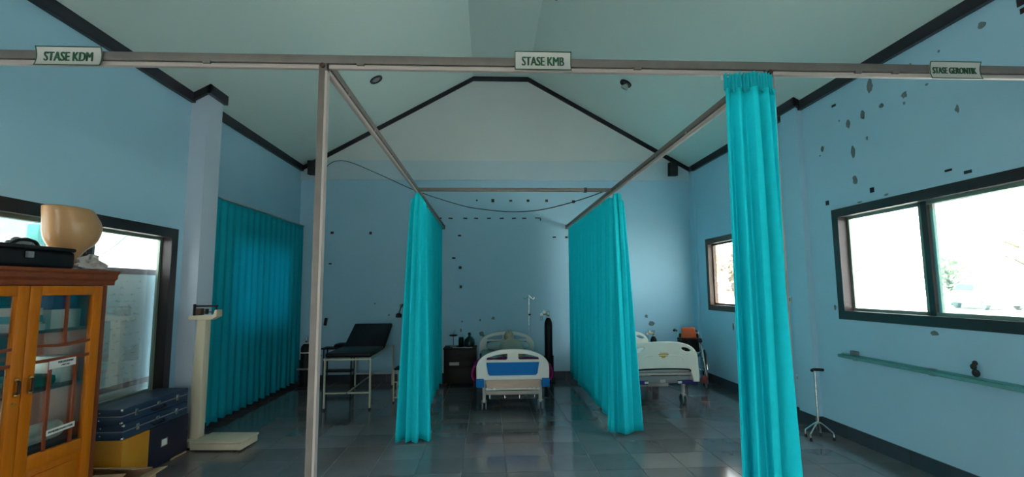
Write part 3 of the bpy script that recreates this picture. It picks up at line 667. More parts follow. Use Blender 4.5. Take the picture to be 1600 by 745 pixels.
# inside the cabinet
def carton(x0, x1, y0, y1, z0, z1, m, label, band=None, cat='box'):
    o = solo('carton', B().box(x0, x1, y0, y1, z0, z1), M[m], label, cat, 'cartons in the wooden cabinet', bevel=.002)
    if band: part('colour_band', B().box(x0-.001, x1+.001, y0-.001, y1+.001, z0+(z1-z0)*band[1], z0+(z1-z0)*band[2]), M[band[0]], o, smooth=False)
carton(-3.1, -2.84, 3.05, 3.27, 1.36, 1.40, 'boxw', 'small white carton at lower left of the top cabinet shelf')
carton(-3.1, -2.86, 3.06, 3.27, 1.401, 1.50, 'boxw', 'white and teal carton stacked on the small white carton in the cabinet', ('boxt', .1, .55))
carton(-3.1, -2.86, 3.33, 3.56, 1.36, 1.485, 'boxw', 'pale grey white carton on the right of the top cabinet shelf')
carton(-3.1, -2.86, 3.34, 3.53, 1.486, 1.60, 'boxb', 'dark blue carton on the pale carton in the cabinet')
carton(-3.1, -2.86, 2.62, 2.95, 1.36, 1.47, 'boxb', 'blue carton behind the left cabinet door')
carton(-3.05, -2.86, 3.44, 3.55, 1.0, 1.17, 'boxw', 'plain white carton at the right end of the middle cabinet shelf')
solo('folded_green_cloth', B().loft([[(x*s-2.98, 3.24+y*s*.78, z) for x, y in [(-.13, -.22), (0, -.24), (.12, -.2), (.13, 0), (.12, .21), (0, .23), (-.12, .2), (-.13, 0)]] for z, s in ((1.001, .95), (1.02, 1.0), (1.055, .98), (1.07, .8))]), M['green'], 'dark green cloth folded on the middle cabinet shelf', 'cloth')
# leg model on the lower level and a cylinder pad
lm = B().loft([[(-3.09+rx*math.cos(a)+ox, 3.30+ry*math.sin(a)+oy, z) for a in [2*math.pi*k/14 for k in range(14)]] for z, rx, ry, ox, oy in
   ((.581, .045, .085, .01, .05), (.61, .042, .075, .01, .04), (.65, .035, .045, 0, 0), (.74, .045, .05, 0, 0), (.82, .05, .055, 0, 0), (.90, .055, .06, 0, 0), (.97, .058, .065, 0, 0))])
solo('leg_model', lm, M['skin2'], 'tan anatomical leg model standing in the lower part of the cabinet', 'model')
solo('rolled_bandage', B().lathe([(0, -.13), (.055, -.13), (.06, -.1), (.06, .1), (.055, .13), (0, .13)], (-2.89, 3.34, .701), 20, Matrix.Rotation(P2, 3, 'X')), M['white'], 'fat white roll lying behind the lower cabinet label', 'roll')
solo('blue_tray', B().box(-2.985, -2.80, 3.08, 3.56, .581, .64), M['navyd'], 'dark blue tray under the white roll in the cabinet', 'tray', bevel=.01)

# on the cabinet
TOPZ = CT+.105
bag = root('black_bag', (-2.95, 3.22, TOPZ), 'black soft equipment bag on top of the wooden cabinet', 'bag')
part('body', B().box(-3.12, -2.80, 2.72, 3.415, TOPZ, TOPZ+.12), M['blackv'], bag, bevel=.03, seg=3)
part('flap', B().box(-3.10, -2.79, 2.73, 3.40, TOPZ+.115, TOPZ+.14), M['black'], bag, bevel=.01)
part('handle', B().tube(smooth_path([(-2.85, 3.0, TOPZ+.135), (-2.85, 3.06, TOPZ+.17), (-2.86, 3.16, TOPZ+.17), (-2.86, 3.2, TOPZ+.135)]), .01, 8), M['black'], bag)
part('buckle', B().box(-2.795, -2.775, 3.04, 3.08, TOPZ+.06, TOPZ+.1), M['grey'], bag, bevel=.004)
cc = B()
for c_, rr in (((-3.02, 3.22, .17), .032), ((-3.0, 3.26, .172), .03), ((-2.99, 3.30, .164), .022), ((-3.03, 3.18, .16), .018)): cc.ell((c_[0], c_[1], TOPZ+.004+c_[2]), rr, rr*1.1, rr, 12, 8)
solo('grey_valve_mask', cc, M['grey'], 'small grey rounded mask lying on the black bag', 'mask')
# hip model
hr = root('hip_model', (-3.02, 3.60, TOPZ), 'tan plastic hip and buttock model standing on one thigh on the cabinet', 'model')
def ring(z, y0, y1, rx, ox=0, n=24, pinch=0):
    cy__ = (y0+y1)/2; ry = (y1-y0)/2
    return [(-3.02+ox+rx*math.cos(a), cy__+ry*math.sin(a)*(1-pinch*abs(math.cos(a))), z) for a in [2*math.pi*k/n for k in range(n)]]
hp = [(1.751, 3.545, 3.655, .055), (1.80, 3.545, 3.66, .057), (1.86, 3.535, 3.675, .066), (1.905, 3.50, 3.72, .085), (1.94, 3.46, 3.775, .11), (1.98, 3.435, 3.81, .125), (2.03, 3.425, 3.83, .135), (2.08, 3.425, 3.832, .14), (2.12, 3.42, 3.815, .135), (2.16, 3.41, 3.785, .125), (2.195, 3.405, 3.755, .118), (2.2, 3.41, 3.75, .112)]
part('torso', B().loft([ring(*h) for h in hp]), M['skin'], hr, ang=50)
part('thigh_stump', B().loft([ring(z, a, c_, x, ox) for z, a, c_, x, ox in ((1.752, 3.56, 3.64, .05, -.1), (1.82, 3.55, 3.65, .055, -.09), (1.9, 3.53, 3.68, .07, -.06), (1.97, 3.5, 3.72, .09, -.03))]), M['skin'], hr, ang=50)
part('waist_plate', B().loft([ring(2.199, 3.415, 3.745, .108), ring(2.204, 3.42, 3.74, .10)]), M['skin2'], hr)
pb = B(); rg = random.Random(2)
def crump(u, v):
    a = u*2*math.pi; ph = v*math.pi*.5; q = 1+.25*math.sin(a*5+v*9)+.2*math.sin(a*3-v*14+1); return (-3.0+.12*math.cos(a)*math.cos(ph)*q, 3.79+.15*math.sin(a)*math.cos(ph)*q*.9, TOPZ+.01+.085*math.sin(ph)*(1+.25*math.sin(a*4+2)))
pb.grid(lambda u, v: (lambda p: (-2.815+(p[0]+3.0)*.5, 3.55+(p[1]-3.79)*.75, p[2]))(crump(u, v)), 40, 10)
o = solo('plastic_bundle', pb, M['plastic_bag'], 'crumpled white plastic bundle on the cabinet right of the hip model', 'bundle', ang=20, weld=True); solid(o, .002)

# ------------------------------------------------------------------ cases and boxes by the pilaster
def case(z0, z1, y0, label):
    r = root('hard_case', (-3.17, (y0+5.13)/2, z0), label, 'case', 'blue hard cases stacked by the left wall')
    zm = z0 + (z1-z0)*.52
    part('lower_shell', B().box(-3.325, -3.02, y0, 5.13, z0, zm-.001), M['casel'], r, bevel=.006)
    part('lid', B().box(-3.325, -3.02, y0, 5.13, zm+.001, z1), M['casel'], r, bevel=.006)
    tr = B().box(-3.326, -3.018, y0-.002, 5.132, zm-.004, zm+.004)
    part('metal_rim', tr, M['grey'], r)
    for y in (y0+.16, 4.95):
        part('latch', B().box(-3.02, -3.008, y-.018, y+.018, zm-.025, zm+.03), M['chrome'], r, bevel=.003)
    part('handle', B().tube(smooth_path([(-3.018, 4.60, zm-.02), (-2.985, 4.62, zm-.03), (-2.985, 4.74, zm-.03), (-3.018, 4.76, zm-.02)]), .008, 8), M['black'], r)
    part('lock', B().box(-3.02, -3.006, 4.66, 4.70, zm-.005, zm+.03), M['chrome'], r, bevel=.003)
    for z in (z0+.012, z1-.012): part('corner_guard', B().ell((-3.024, y0+.006, z), .014, .014, .0115, 8, 6), M['chrome'], r)
    for z in (zm-.03, zm+.03): part('rivet', B().ell((-3.20, y0, z), .006, .004, .006, 8, 5), M['chrome'], r)
case(.508, .632, 4.245, 'upper blue hard case of the stack of two beside the left pilaster')
case(.377, .505, 4.27, 'lower blue hard case, under the other blue case and on the navy box')
nb = root('navy_box', (-3.17, 4.86, 0), 'dark navy storage box with label holder under the blue cases', 'box')
part('body', B().box(-3.325, -3.02, 4.60, 5.16, 0.004, .375), M['navyd'], nb, bevel=.005)
lh = B(); T = at(-3.018, 4.80, .205)
lh.box(-3.022, -3.014, 4.755, 4.845, .17, .178).box(-3.022, -3.014, 4.755, 4.845, .232, .24).box(-3.022, -3.014, 4.755, 4.763, .178, .232).box(-3.022, -3.014, 4.837, 4.845, .178, .232)
part('label_holder', lh, M['chrome'], nb, smooth=False)
part('label_card', B().box(-3.021, -3.017, 4.763, 4.837, .178, .232), M['white'], nb, smooth=False)
part('torn_edge', B().tube(smooth_path([(-3.015, 4.9, .008), (-3.01, 4.97, .014), (-3.012, 5.05, .01), (-3.01, 5.13, .012)]), .009, 6), M['card'], nb)
solo('yellow_carton', B().box(-3.325, -3.015, 4.27, 4.592, .0, .375), M['yellow'], 'orange yellow carton under the near end of the blue cases', 'box', bevel=.003)
cdb = root('cardboard_box', (-2.95, 4.0, 0), 'open brown cardboard box with loose flaps beside the wooden cabinet', 'box')
bb_ = B()
for q in ((-3.2, -2.72, 3.75, 3.756), (-3.2, -2.72, 4.244, 4.25), (-3.2, -3.194, 3.756, 4.244), (-2.726, -2.72, 3.756, 4.244)): bb_.box(q[0], q[1], q[2], q[3], .0, .16)
bb_.box(-3.194, -2.726, 3.756, 4.244, 0, .006)
part('body', bb_, M['card'], cdb, smooth=False)
def flap(p, lab=None):
    P = [Vector(q) for q in p]; n = (P[1]-P[0]).cross(P[2]-P[0]).normalized()*.003
    part('flap', B().add([q-n for q in P]+[q+n for q in P], [(0,1,2,3),(4,5,6,7),(0,1,5,4),(1,2,6,5),(2,3,7,6),(3,0,4,7)]), M['card'], cdb, smooth=False)
flap([(-2.72, 3.76, .163), (-2.72, 4.24, .163), (-2.60, 4.20, .19), (-2.60, 3.78, .18)])
flap([(-2.75, 3.75, .168), (-3.18, 3.75, .168), (-3.16, 3.98, .20), (-2.77, 3.98, .215)])
flap([(-2.75, 4.25, .168), (-3.18, 4.25, .168), (-3.17, 4.06, .235), (-2.77, 4.04, .225)])
flap([(-3.197, 3.76, .165), (-3.197, 4.24, .165), (-3.28, 4.22, .25), (-3.28, 3.79, .25)])

# ------------------------------------------------------------------ weighing scale
ws = root('weighing_scale', (-2.75, 5.3, 0), 'cream column weighing scale with balance beam beside the left pilaster', 'scale')
A = Matrix.Rotation(math.radians(-4), 4, 'Z'); T = at(-2.79, 5.31, 0) @ A
part('base', B(T).box(-.19, .325, -.165, .15, .012, .075), M['cream'], ws, bevel=.006)
part('platform', B(T).box(-.17, .335, -.172, .157, .078, .098), M['cream'], ws, bevel=.005)
part('rear_box', B(T).box(-.33, -.19, -.10, .13, .012, .085), M['cream'], ws, bevel=.005)
part('column', B(T).add([(-.30, -.055, .08), (-.185, -.055, .08), (-.185, .045, .08), (-.30, .045, .08), (-.275, -.045, 1.30), (-.18, -.045, 1.30), (-.18, .045, 1.30), (-.275, .045, 1.30)],
     [(0,3,2,1),(4,5,6,7),(0,1,5,4),(1,2,6,5),(2,3,7,6),(3,0,4,7)]), M['cream'], ws, bevel=.006)
hd = B(T).prism([(-.36, 1.295), (-.13, 1.295), (-.06, 1.33), (-.06, 1.40), (-.085, 1.40), (-.10, 1.35), (-.36, 1.335)], 'y', -.055, .04)
part('beam_housing', hd, M['cream'], ws, bevel=.005)
bm_ = B(T).box(-.33, -.075, -.022, -.008, 1.43, 1.448).box(-.22, -.075, -.022, -.008, 1.37, 1.382).box(-.10, -.085, -.022, -.008, 1.34, 1.448).box(-.335, -.32, -.03, 0, 1.34, 1.46)
part('balance_beam', bm_, M['black'], ws, bevel=.002)
part('poise_weight', B(T).box(-.30, -.235, -.045, .01, 1.345, 1.415), M['rust'], ws, 'brown sliding weight', bevel=.006)
part('small_poise', B(T).box(-.205, -.18, -.035, .0, 1.355, 1.41), M['black'], ws, bevel=.004)
for fx in (-.15, .29):
    for fy in (-.13, .12): part('foot', B(T).lathe([(.015, 0), (.018, .004), (.018, .014), (.012, .016)], (fx, fy, 0), 10), M['rubber'], ws)
part('foot', B(T).lathe([(.015, 0), (.018, .004), (.018, .014), (.012, .016)], (-.28, 0, 0), 10), M['rubber'], ws)
# ------------------------------------------------------------------ hospital bed, middle bay
def caster(parent, x, y, s=1, frame='bedm', rad=.06):
    f = part('caster', B().box(x-.02, x+.02, y-.03, y+.03, rad+.035, rad+.075).box(x-.036, x-.028, y-.022, y+.022, rad-.015, rad+.05).box(x+.028, x+.036, y-.022, y+.022, rad-.015, rad+.05).box(x-.036, x+.036, y-.022, y+.022, rad+.05, rad+.06), M[frame], parent, bevel=.003)
    for dx in (-.036, .012): part('wheel', B().lathe([(0, 0), (rad-.012, 0), (rad, .006), (rad, .018), (rad-.012, .024), (0, .024)], (x+dx, y, rad), 18, Matrix.Rotation(P2, 3, 'Y')), M['grey'], f)
BX, BF, BH = .315, 6.40, 8.50
bed = root('hospital_bed', (BX, 7.45, 0), 'white and blue hospital bed in the middle bay, footboard facing the viewer', 'hospital bed')
def arch(x0, x1, zs, zt, n=16, p=2.6):
    cx = (x0+x1)/2; w = (x1-x0)/2
    return [(cx + w*math.cos(math.pi*k/n), zs + (zt-zs)*max(0, math.sin(math.pi*k/n))**(2/p)*1.0) for k in range(n+1)]
def superarch(x0, x1, zs, zt, n=24, p=2.5):
    cx = (x0+x1)/2; w = (x1-x0)/2; out = []
    for k in range(n+1):
        t = math.pi*k/n; c = math.cos(t); s = math.sin(t)
        out.append((cx + w*math.copysign(abs(c)**(2/p), c), zs + (zt-zs)*abs(s)**(2/p)))
    return out
def foot1(y, th, zb, name, lab=None, full=True):
    outer = superarch(BX-.475, BX+.475, .56, .813, 28, 2.3) + [(BX-.47, zb), (BX-.385, zb), (BX-.37, .425), (BX+.37, .425), (BX+.385, zb), (BX+.47, zb)]
    holes = []
    for s in (-1, 1):
        h = [(BX+s*.075, .755), (BX+s*.20, .742), (BX+s*.335, .705), (BX+s*.342, .677), (BX+s*.09, .677), (BX+s*.065, .70)]
        holes.append(h if s > 0 else h[::-1])
    holes.append([(BX-.345, .645), (BX-.322, .50), (BX-.30, .478), (BX+.30, .478), (BX+.322, .50), (BX+.345, .645)])
    b = B().flat(outer, holes, th, .006, at(0, y, 0))
    fbp = part(name, b, M['bedw'], bed, ang=50)
    pan = part('blue_panel', B().flat([(BX-.35, .65), (BX-.325, .49), (BX-.30, .47), (BX+.30, .47), (BX+.325, .49), (BX+.35, .65)], [], th*.5, .002, at(0, y+.004, 0)), M['bedb'], fbp, 'bright blue centre panel')
    for s in (-1, 1):
        x = BX+s*.425; part('corner_cap', B().box(x-.052, x+.052, y-th*.62, y+th*.62, zb-.03, zb+.085), M['bedb'], fbp, 'blue corner cap', bevel=.01)
    part('badge', B().flat(oval(BX, .715, .072, .055), [], .006, .001, at(0, y-th/2-.002, 0)), M['bedw'], fbp)
    return fbp
foot1(BF, .045, .36, 'footboard')
foot1(BH-.01, .04, .36, 'headboard').location.z = .045
b = B()
for s in (-1, 1): b.box(BX+s*.40-.025, BX+s*.40+.025, BF+.03, BH-.04, .35, .41)
for y in (6.5, 7.1, 7.8, 8.4): b.box(BX-.40, BX+.40, y-.02, y+.02, .35, .40)
part('bed_frame', b, M['bedm'], bed, bevel=.004)
part('deck', B().box(BX-.44, BX+.44, BF+.03, BH-.04, .41, .44), M['bedm'], bed, bevel=.004)
part('end_board', B().box(BX-.345, BX+.345, BF+.04, BF+.06, .285, .424), M['board'], bed, 'pinkish plywood board below the footboard', bevel=.003)
part('end_rail', B().tube([(BX-.34, BF+.03, .297), (BX+.34, BF+.03, .297)], .012, 8), M['bedw'], bed)
for x in (-.335, -.24, .22, .28, .335): part('crank_socket', B().lathe([(0, 0), (.018, 0), (.018, .03), (0, .03)], (BX+x, BF+.035, .305), 10, Matrix.Rotation(P2, 3, 'X')), M['bedw'], bed)
for y in (6.60, 8.25):
    for s in (-1, 1):
        part('leg', B().box(BX+s*.375-.022, BX+s*.375+.022, y-.022, y+.022, .13, .36), M['bedm'], bed, bevel=.003)
        caster(bed, BX+s*.375, y)
    part('cross_bar', B().box(BX-.375, BX+.375, y-.018, y+.018, .195, .245), M['bedm'], bed, bevel=.003)
for s in (-1, 1): part('low_rail', B().box(BX+s*.375-.018, BX+s*.375+.018, 6.6, 8.25, .20, .235), M['bedm'], bed, bevel=.003)
rk = B()
for z in (.135, .155, .175, .195):  rk.tube([(BX-.30, 6.62, z), (BX+.30, 6.62, z)], .004, 6)
for k in range(9): rk.tube([(BX-.28+k*.07, 6.62, .135), (BX-.28+k*.07, 7.4, .135)], .0035, 6)
for x in (-.30, -.1, .1, .30): rk.tube([(BX+x, 6.62, .135), (BX+x, 6.62, .205)], .005, 6)
rk.tube([(BX-.30, 7.4, .135), (BX+.30, 7.4, .135)], .004, 6)
part('wire_rack', rk, M['chrome'], bed)
for s in (-1, 1):
    sr = B()
    for z in (.56, .49): sr.tube([(BX+s*.465, 6.95, z), (BX+s*.465, 8.1, z)], .009, 8)
    for k in range(5): sr.tube([(BX+s*.465, 6.98+k*.27, .42), (BX+s*.465, 6.98+k*.27, .56)], .007, 8)
    part('side_rail', sr, M['bedm'], bed)
mt = solo('mattress', B().box(BX-.435, BX+.435, BF+.045, BH-.05, .44, .56), M['sheet'], 'mattress under a pale green sheet on the blue and white bed', 'mattress', bevel=.03, seg=3)
pl = B().ell((BX+.01, 8.27, .640), .37, .18, .078, 24, 12, None, .75)
solo('pillow', pl, M['pillow'], 'plump white pillow at the head of the middle bed', 'pillow')
# manikin lying on its back, head on the pillow
mk = root('manikin', (BX+.06, 7.9, .56), 'tan training manikin torso lying on the middle bed, head on the pillow', 'manikin')
def mring(y, cx, cz, rx, rz, n=20): return [(cx+rx*math.cos(a), y, cz+rz*math.sin(a)) for a in [2*math.pi*k/n for k in range(n)]]
MX = BX+.06
tr = [(7.22, .14, .06, .63), (7.26, .165, .075, .64), (7.45, .17, .085, .65), (7.62, .165, .09, .655), (7.78, .185, .105, .67), (7.90, .19, .105, .68), (7.98, .17, .095, .69), (8.03, .11, .075, .71), (8.06, .062, .06, .735), (8.12, .055, .058, .755), (8.15, .062, .075, .775), (8.19, .078, .095, .785), (8.24, .082, .10, .79), (8.29, .074, .092, .79), (8.33, .05, .065, .785), (8.345, .015, .02, .78)]
part('body', B().loft([mring(y, MX-(.03 if y > 8.03 else 0)*min(1, (y-8.03)*8 if y > 8.03 else 0), z, rx, rz) for y, rx, rz, z in tr]), M['skin2'], mk, ang=60)
fc_ = B(); hx = MX-.03
fc_.ell((hx, 8.215, .888), .013, .02, .02, 10, 6); fc_.ell((hx-.079, 8.25, .79), .008, .025, .03, 8, 6); fc_.ell((hx+.079, 8.25, .79), .008, .025, .03, 8, 6)
part('face', fc_, M['skin2'], mk)
ey = B()
for s in (-1, 1): ey.ell((hx+s*.03, 8.245, .876), .014, .009, .008, 10, 6)
ey.ell((hx, 8.18, .868), .02, .007, .006, 10, 6)
part('eyes_and_mouth', ey, M['wbf'], mk)
# blanket folded over the foot end
def blank(u, v):
    s = -.56 + 1.12*u; y = 6.50 + .55*v; ax = abs(s); edge = .455
    if ax <= edge: x = s; z = .588 + .03*math.sin(v*math.pi) + .012*math.sin(u*19+v*7) + .01*math.sin(v*15)
    else:
        d = (ax-edge)/(0.56-edge); x = math.copysign(edge+.035+.03*math.sin(d*3)+.015*math.sin(v*14+d*2), s); z = .585 - d*.20 + .012*math.sin(v*11)
    return (BX+x, y, z)
o = solo('blanket', B().grid(blank, 56, 18), M['magenta'], 'magenta patterned blanket folded across the foot of the middle bed', 'blanket', ang=180); solid(o, .02)

# ------------------------------------------------------------------ bed of the right bay
B2 = 2.305
bed2 = root('hospital_bed', (B2, 7.45, 0), 'cream hospital bed in the right bay with yellow print on its footboard', 'hospital bed')
def foot2(y, name, dz=0, prints=True):
    zc = .44
    outer = superarch(B2-.47, B2+.47, .60, .882, 34, 3.0) + [(B2-.475, .50), (B2-.478, .40), (B2-.475, .36), (B2-.40, .36), (B2-.385, .43), (B2-.36, .50), (B2-.33, .525), (B2+.33, .525), (B2+.36, .50), (B2+.385, .43), (B2+.40, .36), (B2+.475, .36), (B2+.478, .40), (B2+.475, .50)]
    holes = [oval(B2-.315, .778, .07, .024, 18, .30), oval(B2+.315, .778, .07, .024, 18, -.30)]
    f = part(name, B().flat(outer, holes, .05, .008, at(0, y, 0)), M['bedc'], bed2, ang=50)
    gr = B().tube(smooth_path([(B2-.27, y-.026, .66), (B2-.22, y-.026, .70), (B2, y-.026, .705), (B2+.22, y-.026, .70), (B2+.27, y-.026, .64)]), .005, 6)
    part('moulded_line', gr, M['bedc'], f)
    part('trim_edge', B().tube(smooth_path([(B2-.35, y-.026, .49), (B2-.325, y-.026, .522), (B2, y-.026, .532), (B2+.325, y-.026, .522), (B2+.35, y-.026, .49)]), .010, 8), M['black'], f, 'black edge strip')
    if prints:
        part('lettering', B().text('PASIEN', .105, .017, at(B2+.01, y-.026, .735), .0015), M['gold'], f, smooth=False)
        part('emblem', B().flat([(B2-.06, .722), (B2+.075, .722), (B2+.06, .698), (B2+.03, .69), (B2+.02, .672), (B2-.02, .672), (B2-.03, .69), (B2-.055, .692)], [], .002, 0, at(0, y-.027, 0)), M['gold'], f, 'yellow emblem print')
    f.location.z += dz
    return f
foot2(6.40, 'footboard'); foot2(8.36, 'headboard', -.03, False)
part('end_beam', B().box(B2-.38, B2+.38, 6.43, 6.47, .335, .43), M['grey'], bed2, bevel=.008)
for s in (-1, 1):
    part('bumper', B().box(B2+s*.33-.13, B2+s*.33+.13, 6.415, 6.44, .325, .375), M['indigo'], bed2, 'dark blue bumper strip', bevel=.006)
    part('sticker', B().box(B2+s*.225-.025, B2+s*.225+.025, 6.411, 6.416, .335, .365), M['white'], bed2, smooth=False)
part('sticker', B().box(B2-.035, B2+.035, 6.426, 6.431, .345, .385), M['sign'], bed2, smooth=False)
b = B()
for s in (-1, 1): b.box(B2+s*.40-.025, B2+s*.40+.025, 6.47, 8.33, .36, .42)
for y in (6.55, 7.2, 7.8, 8.28): b.box(B2-.40, B2+.40, y-.02, y+.02, .37, .41)
part('bed_frame', b, M['bedm'], bed2, bevel=.004)
part('deck', B().box(B2-.44, B2+.44, 6.44, 8.33, .44, .47), M['bedm'], bed2)
part('centre_column', B().box(B2-.05, B2+.05, 7.3, 7.5, .16, .38), M['bedm'], bed2, bevel=.004)
part('base_frame', B().box(B2-.36, B2+.36, 7.2, 7.26, .14, .19).box(B2-.36, B2+.36, 7.54, 7.6, .14, .19), M['bedm'], bed2, bevel=.004)
for y in (6.70, 8.15):
    for s in (-1, 1):
        part('leg', B().box(B2+s*.375-.02, B2+s*.375+.02, y-.02, y+.02, .155, .37), M['bedm'], bed2, bevel=.003)
        caster(bed2, B2+s*.375, y, rad=.07)
solo('mattress', B().box(B2-.43, B2+.43, 6.44, 8.32, .472, .59), M['pillow'], 'white sheeted mattress on the cream bed of the right bay', 'mattress', bevel=.03, seg=3)
solo('pillow', B().ell((B2-.12, 8.12, .667), .27, .17, .075, 22, 12, None, .75), M['pillow'], 'white pillow on the cream bed of the right bay', 'pillow')

# ------------------------------------------------------------------ oxygen cylinders
def gauge(parent, x, y, z, r_=.028):
    g = part('gauge', B().lathe([(0, 0), (r_, 0), (r_, .025), (0, .025)], (x, y, z), 16, Matrix.Rotation(P2, 3, 'X')), M['chrome'], parent)
    part('dial', B().lathe([(0, 0), (r_*.85, 0), (r_*.85, .002), (0, .002)], (x, y-.0255, z), 16, Matrix.Rotation(P2, 3, 'X')), M['white'], g)
def cylinder(x, y, R, H, label, name='oxygen_cylinder', band=None, trolley=True, reg=True):
    r = root(name, (x, y, 0), label, 'gas cylinder', 'oxygen cylinders')
    z0 = .03
    part('body', B().lathe([(R*.9, z0), (R, z0+.02), (R, H*.86), (R*.92, H*.90), (R*.62, H*.945), (R*.32, H*.965), (R*.30, H), (0, H)], (x, y, 0), 24), M['black'], r)
    part('collar', B().lathe([(R*.36, H*.965), (R*.42, H*.97), (R*.42, H*.985), (R*.32, H*.99)], (x, y, 0), 16), M['white'], r, 'pale ring below the valve')
    part('valve', B().lathe([(.012, H), (.016, H+.01), (.014, H+.045), (.022, H+.05), (.024, H+.075), (0, H+.078)], (x, y, 0), 12), M['chrome'], r)
    if reg:
        part('regulator', B().tube([(x, y, H+.025), (x-.05, y-.01, H+.025), (x-.115, y-.015, H+.02)], .011, 8), M['brass'], r)
        gauge(r, x-.075, y-.015, H+.06); gauge(r, x-.12, y-.02, H+.02)
        part('humidifier_jar', B().lathe([(0, 0), (.024, 0), (.026, .06), (.02, .075), (0, .08)], (x-.118, y-.015, H-.085), 14), M['clear'], r)
    if band: part('band', B().lathe([(R+.001, band), (R+.003, band+.002), (R+.003, band+.018), (R+.001, band+.02)], (x, y, 0), 24), M['white'], r, 'pale band around the cylinder')
    if trolley:
        t = B()
        t.box(x-R-.03, x+R+.03, y-R-.02, y+R+.02, .012, .03); t.box(x-R-.012, x-R-.002, y-.02, y+.02, .03, .45); t.box(x+R+.002, x+R+.012, y-.02, y+.02, .03, .45)
        t.tube([(x+(R+.012)*math.cos(2*math.pi*k/16), y+(R+.012)*math.sin(2*math.pi*k/16), .44) for k in range(16)], .008, 6, True)
        part('stand', t, M['rubber'], r)
        for s in (-1, 1): part('wheel', B().lathe([(0, 0), (.03, 0), (.03, .016), (0, .016)], (x+s*(R+.02), y+.06, .03), 14, Matrix.Rotation(P2, 3, 'Y')), M['rubber'], r)
    return r
cylinder(1.03, 8.36, .068, 1.13, 'tall black oxygen cylinder with gauges right of the middle bed')
cl = cylinder(-3.02, 8.28, .085, .74, 'short black oxygen cylinder with pale band beside the left wall curtain', band=.56, reg=False)
part('bracket_strap', B().box(-3.12, -2.92, 8.17, 8.185, .30, .33), M['grey'], cl)
# small cylinder with twin gauges behind the right bed
sc_ = cylinder(2.92, 8.53, .055, .765, 'small black oxygen cylinder with twin gauges behind the cream bed, left of wheelchair', trolley=False)
wp = root('wall_box', (-2.80, YB-.02, 1.0), 'small dark box on the back wall above the short oxygen cylinder', 'box')
part('body', B().box(-2.855, -2.81, YB-.05, YB, .98, 1.11, Matrix.Rotation(.15, 3, 'Y')), M['black'], wp, bevel=.006)

# ------------------------------------------------------------------ drip stand
iv = root('drip_stand', (.715, 8.57, 0), 'thin steel drip stand with two hooks behind the middle bed', 'drip stand')
part('pole', B().tube([(.715, 8.57, .05), (.715, 8.57, 1.45)], .011, 10), M['chrome'], iv)
part('hook_arm', B().tube(smooth_path([(.62, 8.57, 1.44), (.635, 8.57, 1.41), (.68, 8.57, 1.44), (.715, 8.57, 1.475), (.75, 8.57, 1.44), (.795, 8.57, 1.41), (.81, 8.57, 1.44)]), .006, 8), M['chrome'], iv)
part('clamp_knob', B().ell((.725, 8.555, 1.14), .022, .02, .02, 10, 8), M['black'], iv)
ft = B()
for k in range(4):
    a = k*P2+.78; ft.tube([(.715, 8.57, .06), (.715+.06*math.cos(a), 8.57+.055*math.sin(a), .04), (.715+.09*math.cos(a), 8.57+.065*math.sin(a), .012)], .01, 8)
part('foot_star', ft, M['chrome'], iv)

# ------------------------------------------------------------------ bedside table left of the middle bed
ns = root('bedside_table', (-.465, 8.4, 0), 'dark wooden bedside table with a white drawer label left of the middle bed', 'bedside table')
nx0, nx1, ny0, ny1 = -.755, -.20, 8.2, 8.62
part('body', B().box(nx0+.01, nx1-.01, ny0+.02, ny1, .04, .59), M['dark_wood'], ns, bevel=.004)
part('top', B().box(nx0, nx1, ny0, ny1, .59, .615), M['dark_wood'], ns, bevel=.005)
d = part('drawer', B().box(nx0+.025, nx1-.025, ny0+.004, ny0+.024, .42, .575), M['dark_wood'], ns, bevel=.003)
part('pull', B().tube([(-.52, ny0+.006, .50), (-.52, ny0-.02, .50), (-.42, ny0-.02, .50), (-.42, ny0+.006, .50)], .005, 8), M['rubber'], d)
d = part('drawer', B().box(nx0+.025, nx1-.025, ny0+.004, ny0+.024, .30, .41), M['dark_wood'], ns, bevel=.003)
part('drawer_label', B().box(-.65, -.49, ny0-.001, ny0+.005, .335, .385), M['sign'], d, 'white paper label', smooth=False)
part('door', B().box(nx0+.025, nx1-.025, ny0+.004, ny0+.024, .06, .29), M['dark_wood'], ns, bevel=.003)
for x in (nx0+.04, nx1-.04):
    for y in (ny0+.06, ny1-.04): part('foot', B().box(x-.02, x+.02, y-.02, y+.02, 0, .042), M['dark_wood'], ns)
j = root('glass_jug', (-.325, 8.36, .615), 'round dark green glass flask with stopper on the bedside table', 'flask')
part('body', B().lathe([(.05, .002), (.085, .02), (.095, .07), (.08, .125), (.04, .165), (.02, .18), (.02, .20)], (-.325, 8.36, .615), 22), M['darkg'], j)
part('stopper', B().lathe([(.018, .2), (.026, .205), (.026, .225), (.012, .24), (0, .242)], (-.325, 8.36, .615), 14), M['black'], j)
j = root('glass_jar', (-.468, 8.38, .615), 'squat grey glass jar between the flask and the lamp stand', 'jar')
part('body', B().lathe([(.04, .002), (.045, .01), (.045, .13), (.038, .14), (.038, .15)], (-.468, 8.38, .615), 18), M['bottle'], j)
part('lid', B().lathe([(.04, .15), (.042, .152), (.042, .165), (0, .17)], (-.468, 8.38, .615), 18), M['darkg'], j)
j = root('table_gauge_stand', (-.60, 8.38, .615), 'thin stand with a flat black dish on the left of the bedside table', 'stand')
part('pole', B().tube([(-.60, 8.38, .63), (-.60, 8.38, .80)], .008, 8), M['grey'], j)
part('dish', B().lathe([(.02, .79), (.065, .80), (.07, .815), (.05, .82), (0, .82)], (-.60, 8.38, 0), 18), M['black'], j)
part('top_wire', B().tube(smooth_path([(-.60, 8.38, .82), (-.585, 8.38, .87), (-.565, 8.38, .90)]), .004, 6), M['grey'], j)
